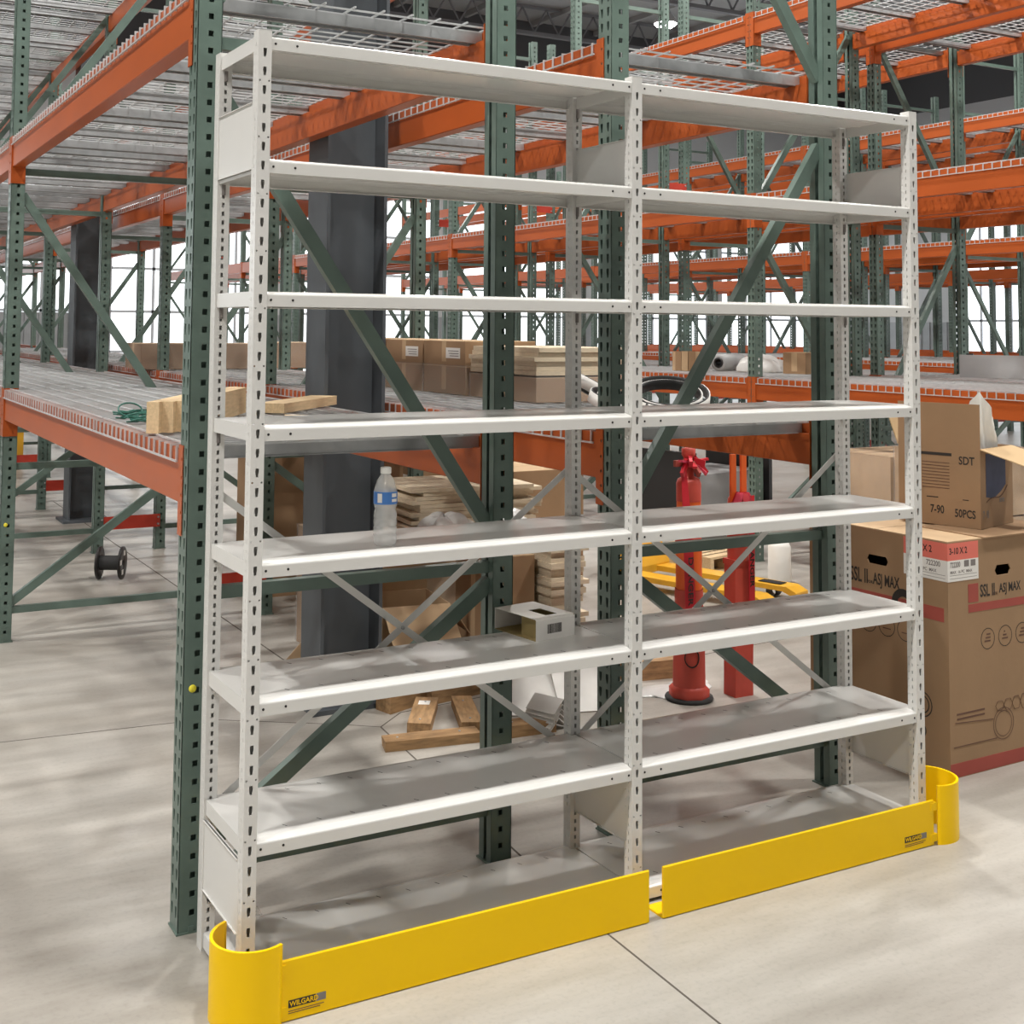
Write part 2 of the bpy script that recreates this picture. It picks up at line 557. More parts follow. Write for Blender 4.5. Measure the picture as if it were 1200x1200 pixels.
def shelf_mesh(x0, x1, nl, nr):
    """one pan shelf, local z = 0 at its top; nl, nr: how far the corner notches reach in from each end"""
    mb = MB(); T = 0.039; t = 0.002; yf, yb = 0.002, D - 0.002
    n0, n1 = x0 + nl, x1 - nr
    yn0, yn1 = PD + 0.001, D - PD - 0.001
    be = 0.024; bz = 0.007
    # deck: middle strip full depth, end strips notched round the posts
    mb.box((n0, yf + be, -t), (n1, yb - be, 0))
    mb.box((x0 + t, yn0, -t), (n0, yn1, 0)); mb.box((n1, yn0, -t), (x1 - t, yn1, 0))
    # rolled front and back edges
    for s, y in ((1, yf), (-1, yb)):
        prof = [(y + s * be, 0), (y + s * 0.006, -bz + 0.003), (y + s * 0.001, -bz), (y, -bz - 0.003), (y, -T), (y + s * 0.014, -T),
                (y + s * 0.014, -T + t), (y + s * t, -T + t), (y + s * t, -bz - 0.004), (y + s * 0.007, -bz), (y + s * be, -t)]
        mb.prism(prof, n0, n1, lambda a, b, c: (c, a, b))
    # side flanges between the posts
    for xa, xb in ((x0, x0 + t), (x1 - t, x1)):
        mb.box((xa, yn0, -T), (xb, yn1, 0))
    # stiffening hem under the deck
    mb.box((n0 + 0.01, D / 2 - 0.05, -0.014), (n1 - 0.01, D / 2 + 0.05, -t - 0.0005))
    return mb.mesh('shelf', M['white'])


def hole_mesh():
    return MB().lathe([(0.0, 0.0008), (0.0034, 0.0008), (0.0034, -0.0004)], 10,
                      m=Matrix.Rotation(math.pi / 2, 4, 'X')).mesh('punched_hole', M['darkhole'])


sm_l = shelf_mesh(-0.013, W - 0.0025, 0.032, 0.0165)
sm_r = shelf_mesh(W + 0.0025, 2 * W + 0.013, 0.0165, 0.032)
hm = hole_mesh()
perf = MB().bar((0, 0, 0), (0, 0.016, 0), 0.0016, 0.0006).mesh('lanced_slot', M['darkhole'])
for k, z in enumerate(ZS):
    for side, sm in ((0, sm_l), (1, sm_r)):
        s = put('shelf', sm, shelf_unit, (0, 0, z))
        xa = side * W
        for x in (xa + 0.029, xa + 0.089, xa + W - 0.029, xa + W - 0.089):
            put('punched_hole', hm, s, (x, 0.0022, -0.022))
        if k >= 5:
            for i in range(11):
                for yy in (0.06, 0.30):
                    put('lanced_slot', perf, s, (xa + 0.12 + i * 0.095, yy, 0.0002), 0.5)


clipm = MB().box((-0.005, -0.004, -0.034), (0.005, 0.0, -0.004)).box((-0.003, -0.007, -0.03), (0.003, -0.004, -0.012)).mesh('shelf_clip', M['inkgrey'])
for k in range(4):
    for x in (0.0, W, 2 * W):
        put('shelf_clip', clipm, shelf_unit, (x, D - PD - 0.0005, ZS[k] - 0.036))


def side_panel(x, z0, z1):
    t = 0.0016
    mb = MB()
    y0, y1 = PD + 0.002, D - PD - 0.002
    mb.box((x - t, y0, z0), (x + t, y1, z1))
    mb.box((x - 0.006, y0, z1 - 0.002), (x + 0.006, y1, z1)); mb.box((x - 0.006, y0, z0), (x + 0.006, y1, z0 + 0.002))
    mb.box((x - 0.004, y0 - 0.012, z0 + .004), (x - t, y0, z1 - .004)); mb.box((x - 0.004, y1, z0 + .004), (x - t, y1 + 0.012, z1 - .004))
    mb.build('side_panel', M['white'], shelf_unit)


for x in (-0.0145, W, 2 * W + 0.0145):
    side_panel(x, 2.100, 2.278)
    side_panel(x, 0.165, 0.348)

for b in (0, 1):
    xa, xb = b * W, (b + 1) * W
    yb = D + 0.003
    MB().bar((xa, yb, 1.235), (xb, yb, 0.345), 0.0025, 0.021).build('cross_brace', M['white'], shelf_unit)
    MB().bar((xb, yb + 0.003, 1.235), (xa, yb + 0.003, 0.345), 0.0025, 0.021).build('cross_brace', M['white'], shelf_unit)
    MB().lathe([(0, 0.004), (0.006, 0.004), (0.006, -0.004)], 8, ((xa + xb) / 2, 0, 0), None).build(
        'rivet', M['channel'], shelf_unit, (0, yb - 0.003, 0.79)).rotation_euler = (math.pi / 2, 0, 0)

# ------------------------------------------------------------------ yellow guards
def guard(label, xa, xb, cx, side):
    yp = -0.103; h = 0.147; t = 0.008
    g = thing('guard_rail', label, 'guard rail', ((xa + xb) / 2, yp, 0))
    o = -Vector(((xa + xb) / 2, yp, 0))
    mb = MB()
    mb.prism([(yp, 0.003), (yp + t, 0.003), (yp + t, h - 0.003), (yp + t - 0.003, h), (yp + 0.003, h), (yp, h - 0.003)], xa, xb, lambda a, b, c: (c, a, b))
    p = mb.build('plank', M['yellow'], g, o)
    fo = MB().box((xa, yp + t, 0.0), (xb, yp + 0.085, 0.006)).build('foot_plate', M['yellow'], g, o)
    # half-round end cap
    R0, R1, H = 0.102, 0.094, 0.19
    cy = -0.018
    if side < 0:
        angs = [math.radians(112 + i * (187 / 28)) for i in range(29)]
    else:
        angs = [math.radians(68 - i * (187 / 28)) for i in range(29)]
    poly = [(cx + R0 * math.cos(a), cy + R0 * math.sin(a)) for a in angs] + [(cx + R1 * math.cos(a), cy + R1 * math.sin(a)) for a in reversed(angs)]
    cap = MB()
    n = len(angs)
    vs = []
    for z in (0.0, H):
        vs += [(x, y, z) for x, y in poly]
    N = len(poly)
    fs = []
    for i in range(N):
        j = (i + 1) % N
        fs.append((i, j, N + j, N + i) if side < 0 else (i, N + i, N + j, j))
    cap.add(vs, fs, True)
    for z, fl_ in ((0, True), (H, False)):
        q = []
        for i in range(n - 1):
            f = (i, i + 1, N - 2 - i, N - 1 - i)
            q.append(f)
        cap.add([(x, y, z) for x, y in poly], q)
    c = cap.build('end_cap', M['yellow'], g, o)
    # weld tabs joining plank and cap
    xe = xa if side < 0 else xb
    for z in (0.025, 0.125):
        MB().box((xe - 0.014, yp - 0.002, z - 0.012), (xe + 0.014, yp + t + 0.002, z + 0.012)).build('weld_tab', M['yellow'], g, o)
    # sticker
    sx = xa + 0.02 if side < 0 else xb - 0.135
    w = 0.098 if side < 0 else 0.1
    st = MB().box((sx, yp - 0.0006, 0.032), (sx + w * 0.72, yp, 0.05)).build('sticker', M['ink'], p)
    MB().box((sx + w * 0.74, yp - 0.0006, 0.032), (sx + w, yp, 0.05)).build('sticker', M['inkgrey'], p)
    for k2, zz in enumerate((0.0235, 0.0185)):
        MB().box((sx, yp - 0.0005, zz), (sx + w * (0.95 - 0.1 * k2), yp, zz + 0.0018)).build('small_print', M['inkbrown'], p)
    text('WILGARD', 0.0165, M['yellow'], p, (sx + 0.003, yp - 0.0009, 0.0355), (math.pi / 2, 0, 0))
    return g


def text(body, size, material, parent, loc, rot, ext=0.0002, sx=1.0, name='lettering'):
    cu = bpy.data.curves.new('lettering', 'FONT')
    cu.body = body; cu.size = size; cu.extrude = ext; cu.offset = size * 0.018
    cu.resolution_u = 3
    tmp = bpy.data.objects.new('lettering', cu)
    COL.objects.link(tmp)
    me = bpy.data.meshes.new_from_object(tmp)
    bpy.data.objects.remove(tmp)
    me.materials.clear(); me.materials.append(material)
    o = bpy.data.objects.new(name, me)
    COL.objects.link(o)
    o.parent = parent; o.location = loc; o.rotation_euler = rot; o.scale = (sx, 1, 1)
    return o


guard('yellow steel floor guard with half-round cap at the near left post', 0.05, 1.157, 0.002, -1)
guard('yellow steel floor guard with half-round cap at the far right post', 1.208, 2.318, 2.382, 1)

# ------------------------------------------------------------------ pallet racking
SK = 0.008
ROT = -SK
YL = [0.49, 4.10, 6.56, 9.02, 11.48, 13.94, 16.40, 18.86, 21.32]
LV = [1.335, 2.70, 4.07]
FH = 4.95
ROWS = [  # name, left outer face x at y = .49, depth
    ('nearest left rack row', -0.05, 1.07), ('nearest right rack row', 1.408, 1.055),
    ('left row across the aisle', 5.19, 1.08), ('right row across the aisle', 6.445, 1.02),
    ('farther pair left row', 10.35, 1.07), ('farther pair right row', 11.75, 1.07),
    ('farthest pair left row', 15.9, 1.07), ('farthest pair right row', 17.3, 1.07)]
BH = 0.157


def skx(x, y):
    return x + SK * (y - 0.49)


def rack_post_mesh(sides=(-1, 1)):
    mb = MB(); p = 0.0508; w = 0.078; d = 0.074
    n = int(FH / p)
    vc = [0.0] + [0.03 + p * i for i in range(n)] + [FH]
    kh = key(0.0088, 0.0036, 0.0155)
    mb.plate((0, -w / 2, 0), (0, 1, 0), (0, 0, 1), (-1, 0, 0), [0, w / 2, w], vc,
             lambda i, j: [(a, b) for a, b in kh] if 0 < j < len(vc) - 2 else None, 0.003)
    s = sq(0.0075, 0.0085)
    for y, nn in ((-w / 2, -1), (w / 2, 1)):
        mb.plate((0.003, y, 0), (1, 0, 0), (0, 0, 1), (0, nn, 0), [0, 0.022, 0.052, d - 0.003], vc,
                 lambda i, j: s if nn in sides and i == 1 and 0 < j < len(vc) - 2 else None, 0.003)
        mb.box((d - 0.003, min(y, y - nn * 0.03), 0), (d, max(y, y - nn * 0.03), FH))
    return mb.mesh('post', M['green'])


rpost = rack_post_mesh()
rpost_f, rpost_r = rack_post_mesh((-1,)), rack_post_mesh((1,))
rfoot = MB().box((-0.004, -0.043, 0), (0.082, 0.043, 0.005)).box((0.03, -0.043, 0.005), (0.045, -0.0395, 0.02)).mesh('foot_plate', M['green'])
dotm = MB().lathe([(0, 0.0012), (0.011, 0.0012), (0.011, 0)], 12, m=Matrix.Rotation(math.pi / 2, 4, 'X')).mesh('round_sticker', M['dot'])


def brace(mb, p, q, w=0.044):
    """C-channel brace in the XZ plane with its flanges turned to +Y"""
    p = Vector(p); q = Vector(q); d = (q - p).normalized(); s = Vector((-d.z, 0, d.x))
    t = 0.003; dp = 0.032
    def qd(a0, a1, b0, b1):
        vs = []
        for c in (p, q):
            for a, b in ((a0, b0), (a1, b0), (a1, b1), (a0, b1)):
                vs.append(c + s * a + Vector((0, b, 0)))
        mb.add(vs, [(3, 2, 1, 0), (4, 5, 6, 7), (0, 1, 5, 4), (1, 2, 6, 5), (2, 3, 7, 6), (3, 0, 4, 7)])
    qd(-w / 2, w / 2, -dp / 2, -dp / 2 + t)
    qd(-w / 2, -w / 2 + t, -dp / 2 + t, dp / 2)
    qd(w / 2 - t, w / 2, -dp / 2 + t, dp / 2)


def brace_meshes(dep, mirror):
    xa, xb = 0.066, dep - 0.066
    def X(t):
        return xb - (xb - xa) * t if mirror else xa + (xb - xa) * t
    hs = [0.163, 0.925, 2.525, 4.15, 4.75]
    ds = [((0, 0.20), (1, 0.875)), ((1, 1.04), (0, 2.40)), ((0, 2.66), (1, 4.02))]
    H = [MB() for _ in hs]; Dg = [MB() for _ in ds]
    for mb, z in zip(H, hs):
        brace(mb, (X(0), 0, z), (X(1), 0, z), 0.036)
    for mb, (a, b) in zip(Dg, ds):
        brace(mb, (X(a[0]), 0, a[1]), (X(b[0]), 0, b[1]))
    return [m.mesh('horizontal_strut', M['green']) for m in H], [m.mesh('diagonal_brace', M['green']) for m in Dg]


ORD = ['first', 'second', 'third', 'fourth', 'fifth', 'sixth', 'seventh', 'eighth', 'ninth']
bm_cache = {}
for r, (rn, rx, dep) in enumerate(ROWS):
    mir = r % 2 == 1
    if (dep, mir) not in bm_cache:
        bm_cache[(dep, mir)] = brace_meshes(dep, mir)
    hm_, dm_ = bm_cache[(dep, mir)]
    for li, y in enumerate(YL):
        x = skx(rx, y)
        if not in_view([(x + a, y, z) for a in (0, dep) for z in (0, 1, 2, 3, 4, 4.9)]):
            continue
        if r < 4 and li < 5:
            lab = 'green slotted upright frame, %s, %s from the camera' % (rn, ORD[li]); grp = 'upright frames of the near rack rows'
        else:
            lab = 'far green upright frame, %s, %s from the camera' % (rn, ORD[li]); grp = 'far upright frames'
        if r == 0 and li == 0:
            lab = 'green slotted upright frame right behind the left half of the white shelving'
        if r == 1 and li == 0:
            lab = 'green slotted upright frame right behind the right half of the white shelving'
        t = thing('rack_frame', lab, 'rack frame', (x, y, 0), ROT, grp)
        put('post', rpost_f if r < 2 else rpost, t, (0, 0, 0)); put('post', rpost_r if r < 2 else rpost, t, (dep, 0, 0), math.pi)
        if y < 14:
            put('foot_plate', rfoot, t); put('foot_plate', rfoot, t, (dep, 0, 0), math.pi)
        for m_ in hm_:
            put('horizontal_strut', m_, t)
        for m_ in dm_:
            put('diagonal_brace', m_, t)
        if (r, li) in ((0, 0), (0, 1)):
            put('round_sticker', dotm, t, (0.028, -0.0392, 0.67 if li == 0 else 0.62))
        if (r, li) == (1, 2):
            put('round_sticker', dotm, t, (0.036, -0.0392, 1.2))

# beams
beam_cache = {}


def beam_meshes(L):
    if L in beam_cache:
        return beam_cache[L]
    prof = [(0.004, 0), (0.036, 0), (0.036, -0.04), (0.066, -0.04), (0.066, -BH + 0.003), (0.063, -BH), (0.007, -BH), (0.004, -BH + 0.003)]
    body = MB().prism(prof, -L / 2, L / 2, lambda a, b, c: (a, c, b)).mesh('beam_body', M['orange'])
    con = MB()
    p = 0.0508
    # face leg, punched, on the face of the post
    con.plate((-0.003, -0.004, -0.245), (0, 1, 0), (0, 0, 1), (-1, 0, 0), [0, 0.02, 0.044], [0, 0.04, 0.09, 0.14, 0.19, 0.245, 0.257],
              lambda i, j: rnd(0.0055) if i == 1 and 0 < j < 5 else None, 0.003)
    con.box((-0.003, -0.004, -0.245), (0.072, 0.0, 0.012))
    con = con.mesh('end_connector', M['orange'])
    con2 = MB()
    con2.plate((-0.003, -0.04, -0.245), (0, 1, 0), (0, 0, 1), (-1, 0, 0), [0, 0.024, 0.044], [0, 0.04, 0.09, 0.14, 0.19, 0.245, 0.257],
               lambda i, j: rnd(0.0055) if i == 0 and 0 < j < 5 else None, 0.003)
    con2.box((-0.003, 0.0, -0.245), (0.072, 0.004, 0.012))
    con2 = con2.mesh('end_connector', M['orange'])
    beam_cache[L] = (body, con, con2)
    return beam_cache[L]


LVN = ['lower', 'middle', 'upper']
# wire decks
deck_cache = {}


def deck_meshes(dep, w):
    if (dep, w) in deck_cache:
        return deck_cache[(dep, w)]
    mb = MB(); q = 0.0028
    hx = dep / 2 + 0.0035
    n = int((w - 0.04) / 0.064)
    for i in range(n + 1):
        y = -w / 2 + 0.02 + (w - 0.04) * i / n
        mb.box((-hx, y - q, 0.0005), (hx, y + q, 0.0005 + 2 * q))
        for s in (-1, 1):
            mb.box((min(s * hx, s * (hx - 2 * q)), y - q, -0.04), (max(s * hx, s * (hx - 2 * q)), y + q, 0.0005))
    m = int(dep / 0.105)
    for i in range(m + 1):
        x = -dep / 2 + 0.03 + (dep - 0.06) * i / m
        mb.box((x - q, -w / 2, 0.0065), (x + q, w / 2, 0.0065 + 2 * q))
    for s in (-1, 1):
        mb.box((s * (hx + q) - q, -w / 2, -0.04), (s * (hx + q) + q, w / 2, -0.04 + 2 * q))
    me = mb.mesh('wire_mesh', M['galv'])
    t = 0.002; c = MB(); hw = 0.019
    L = dep / 2 - 0.038
    c.box((-L, -hw, -0.004), (L, hw, -0.004 + t)); c.box((-L, -hw, -0.042), (L, -hw + t, -0.004)); c.box((-L, hw - t, -0.042), (L, hw, -0.004))
    c.box((-L, -hw - 0.01, -0.042), (L, -hw, -0.04)); c.box((-L, hw, -0.042), (L, hw + 0.01, -0.04))
    ch = c.mesh('support_channel', M['channel'])
    deck_cache[(dep, w)] = (me, ch)
    return deck_cache[(dep, w)]


for r, (rn, rx, dep) in enumerate(ROWS):
    for bi in range(len(YL) - 1):
        ya, yb = YL[bi], YL[bi + 1]
        L = round(yb - ya - 0.086, 4)
        ym = (ya + yb) / 2
        for lv, z in enumerate(LV):
            if r >= 4 and lv == 2 and False:
                continue
            body, con, con2 = beam_meshes(L)
            for side in (0, 1):
                x = skx(rx + side * dep, ym)
                if not in_view([(x, ya, z), (x, yb, z), (x, ym, z)], 60):
                    continue
                if r < 4 and bi < 4:
                    lab = 'orange rack beam, %s level, %s bay, %s, %s side' % (LVN[lv], ORD[bi], rn, 'left' if side == 0 else 'right')
                    grp = 'orange beams of the near rack rows'
                else:
                    lab = 'far orange rack beam, %s level, %s bay, %s, %s side' % (LVN[lv], ORD[bi], rn, 'left' if side == 0 else 'right'); grp = 'far orange beams'
                t = thing('rack_beam', lab, 'rack beam', (x, ym, z), ROT + (math.pi if side else 0), grp)
                put('beam_body', body, t)
                put('end_connector', con2, t, (0, L / 2 + 0.0, 0)) if False else None
                a = put('end_connector', con, t, (0, L / 2, 0))
                b = put('end_connector', con2, t, (0, -L / 2, 0))
            nd = 3 if L > 3 else 2
            w = (yb - ya - 0.1) / nd
            for k in range(nd):
                yc = ya + 0.05 + w * (k + 0.5)
                xc = skx(rx + dep / 2, yc)
                if not in_view([(xc - dep / 2, yc - w / 2, z), (xc + dep / 2, yc - w / 2, z), (xc - dep / 2, yc + w / 2, z), (xc + dep / 2, yc + w / 2, z)], 40):
                    continue
                if math.hypot(xc - CAM_C.x, yc - CAM_C.y) > 20:
                    continue
                if r < 4 and bi < 3:
                    lab = 'galvanised wire deck, %s level, %s bay, %s, %s panel' % (LVN[lv], ORD[bi], rn, ORD[k])
                    grp = 'wire decks of the near rack rows'
                else:
                    lab = 'far wire deck, %s level, %s bay, %s, %s panel' % (LVN[lv], ORD[bi], rn, ORD[k]); grp = 'far wire decks'
                t = thing('wire_deck', lab, 'wire deck', (xc, yc, z), ROT, grp)
                me, ch = deck_meshes(dep, round(w - 0.01, 4))
                stuff(put('wire_mesh', me, t))
                for f in (-0.42, 0.0, 0.42):
                    put('support_channel', ch, t, (0, f * w, 0))

# row spacers between back-to-back frames
for r in (0, 2, 4, 6):
    rx, dep = ROWS[r][1], ROWS[r][2]
    gap0, gap1 = rx + dep, ROWS[r + 1][1]
    for li, y in enumerate(YL):
        for zi, z in enumerate((0.215,) if r == 0 else (0.215, 3.05)):
            xa, xb = skx(gap0, y), skx(gap1, y)
            if (r == 0 and li == 0) or (zi == 1 and li < 2) or not in_view([(xa, y, z), (xb, y, z)], 0):
                continue
            if r < 4 and li < 4:
                lab = 'red spacer plate %s, %s frame line, %s' % (('near the floor', 'high up')[zi], ORD[li], 'nearest rack rows' if r == 0 else 'rack rows across the aisle')
                grp = 'red row spacers of the near racks'
            else:
                lab = 'far red spacer plate %s, %s frame line, %s' % (('near the floor', 'high up')[zi], ORD[li], ('nearest rack rows', '', 'rack rows across the aisle', '', 'farther rack pair', '', 'farthest rack pair')[r]); grp = 'far red row spacers'
            t = thing('row_spacer', lab, 'row spacer', (xa, y - 0.043, z - 0.048), ROT, grp)
            MB().box((-0.03, -0.003, 0), (xb - xa + 0.03, 0.0, 0.096)).build('spacer_plate', M['red'], t)
            for px in (-0.015, xb - xa + 0.015):
                for pz in (0.022, 0.074):
                    MB().lathe([(0, 0.006), (0.008, 0.006), (0.008, 0)], 8, m=Matrix.Translation((px, -0.003, pz)) @ Matrix.Rotation(math.pi / 2, 4, 'X')).build('bolt', M['channel'], t)


# ------------------------------------------------------------------ structural columns in the flue
def column(x, y, label):
    t = thing('structural_column', label, 'column', (x, y, 0), ROT)
    for a, b, c, d, n in ((0, -0.12, 0.016, 0.12, 'flange'), (0.28, -0.12, 0.296, 0.12, 'flange'), (0.016, -0.006, 0.28, 0.006, 'web')):
        MB().box((a, b, 0.02), (c, d, ZC - 0.7)).build(n, M['column'], t)
    MB().box((-0.05, -0.17, 0), (0.346, 0.17, 0.02)).build('base_plate', M['column'], t)


column(1.052, 2.28, 'dark grey steel column between the nearest back-to-back rack rows')
column(1.115, 8.20, 'dark grey steel column farther back at the left, between rack rows')


# ------------------------------------------------------------------ things on the white shelves
def bottle(x, y, z):
    t = thing('water_bottle', 'clear plastic water bottle with blue label standing on a white shelf', 'bottle', (x, y, z))
    r = 0.0325
    prof = [(0, 0.004), (0.018, 0.001), (0.028, 0.0), (r, 0.008), (r, 0.03), (r - 0.002, 0.034), (r, 0.038), (r, 0.05), (r - 0.002, 0.054), (r, 0.058),
            (r, 0.068), (r - 0.002, 0.072), (r, 0.076), (r - 0.001, 0.09), (r - 0.004, 0.1), (r, 0.112), (r, 0.15), (r - 0.003, 0.158), (0.024, 0.178),
            (0.0145, 0.192), (0.0125, 0.196), (0.0125, 0.204)]
    MB().lathe(prof, 28).build('body', M['water'], t)
    lab = MB().lathe([(r + 0.0006, 0.114), (r + 0.0006, 0.148)], 28).build('label', M['bluelabel'], t)
    lm = MB()
    for a0, a1, z0, z1 in ((190, 214, 0.119, 0.144), (262, 292, 0.134, 0.144), (262, 296, 0.121, 0.129)):
        n = 6
        vs = []
        for i in range(n + 1):
            a = math.radians(a0 + (a1 - a0) * i / n + 15)
            vs += [((r + .0012) * math.cos(a), (r + .0012) * math.sin(a), z0), ((r + .0012) * math.cos(a), (r + .0012) * math.sin(a), z1)]
        lm.add(vs, [(2 * i, 2 * i + 2, 2 * i + 3, 2 * i + 1) for i in range(n)], True)
    lm.build('label_print', M['labelwhite'], lab)
    MB().lathe([(0.0148, 0.196), (0.0152, 0.198), (0.0152, 0.211), (0.0138, 0.2135), (0, 0.2135)], 24).build('cap', M['capwhite'], t)


bottle(0.409, 0.105, ZS[4])


def small_carton():
    # open-ended white sleeve carton
    t = thing('small_carton', 'small white open-ended carton with barcode lying on a white shelf', 'carton', (0.958, 0.197, ZS[5]), math.radians(8))
    L, Dp, H, k = 0.155, 0.205, 0.066, 0.0016
    # local x = printed end width, y = depth; open end faces -X
    MB().box((0, 0, 0), (L, k, H - 0.006)).add([(0, 0, H - 0.006), (L, 0, H - 0.006), (L, 0.006, H), (0, 0.006, H)], [(0, 1, 2, 3)]).build('end_panel', M['whitecard'], t)
    MB().box((0, Dp - k, 0), (L, Dp, H)).build('back_panel', M['whitecard'], t)
    MB().box((0, k, 0), (L, Dp - k, k)).build('bottom_panel', M['kraftin'], t)
    top = MB()
    hx0, hx1, hy0, hy1 = 0.062, 0.11, 0.03, 0.115
    for a, b in (((0, 0.004, H - k), (hx0, Dp, H)), ((hx1, 0.004, H - k), (L, Dp, H)), ((hx0, 0.004, H - k), (hx1, hy0, H)), ((hx0, hy1, H - k), (hx1, Dp, H))):
        top.box(a, b)
    top.build('top_panel', M['whitecard'], t)
    MB().box((0.02, 0.004, k), (0.022, 0.095, H - 0.004)).build('inner_flap', M['kraftin'], t)
    MB().box((L - 0.003, k, k), (L - 0.001, Dp - k, H - k)).build('closed_end', M['kraftin'], t)
    bc = MB(); x = 0.045
    random.seed(3)
    while x < 0.1:
        w = random.choice((0.0012, 0.002, 0.0032)); bc.box((x, -0.0005, 0.018), (x + w, 0, 0.046)); x += w + random.choice((0.0012, 0.002))
    stuff(bc.build('barcode', M['ink'], t))


small_carton()


# ------------------------------------------------------------------ big cartons on the right
def rect_on(mb, face, u0, u1, v0, v1, e=0.0008):
    """thin printed patch: face 'L' = -X face at x=0 (u along +Y), 'F' = -Y face at y=0 (u along +X)"""
    if face == 'L':
        mb.box((-e, u0, v0), (0, u1, v1))
    else:
        mb.box((u0, -e, v0), (u1, 0, v1))


def ring_on(face, u, v, r, parent, m=None, w=0.0028):
    mb = MB()
    n = 24
    vs = []
    for rr in (r, r - w):
        for k in range(n):
            a = 2 * math.pi * k / n
            p, q = u + rr * math.cos(a), v + rr * math.sin(a)
            vs.append((-0.0009, p, q) if face == 'L' else (p, -0.0009, q))
    fs = [(k, (k + 1) % n, n + (k + 1) % n, n + k) for k in range(n)]
    mb.add(vs, fs)
    return mb.build('printed_ring', m or M['ink'], parent)


def face_text(body, size, face, u, v, parent, m=None, sx=1.0):
    m = m or M['ink']
    if face == 'F':
        return text(body, size, m, parent, (u, -0.0006, v), (math.pi / 2, 0, 0), 0.0002, sx)
    return text(body, size, m, parent, (-0.0006, u, v), (math.pi / 2, 0, -math.pi / 2), 0.0002, sx)


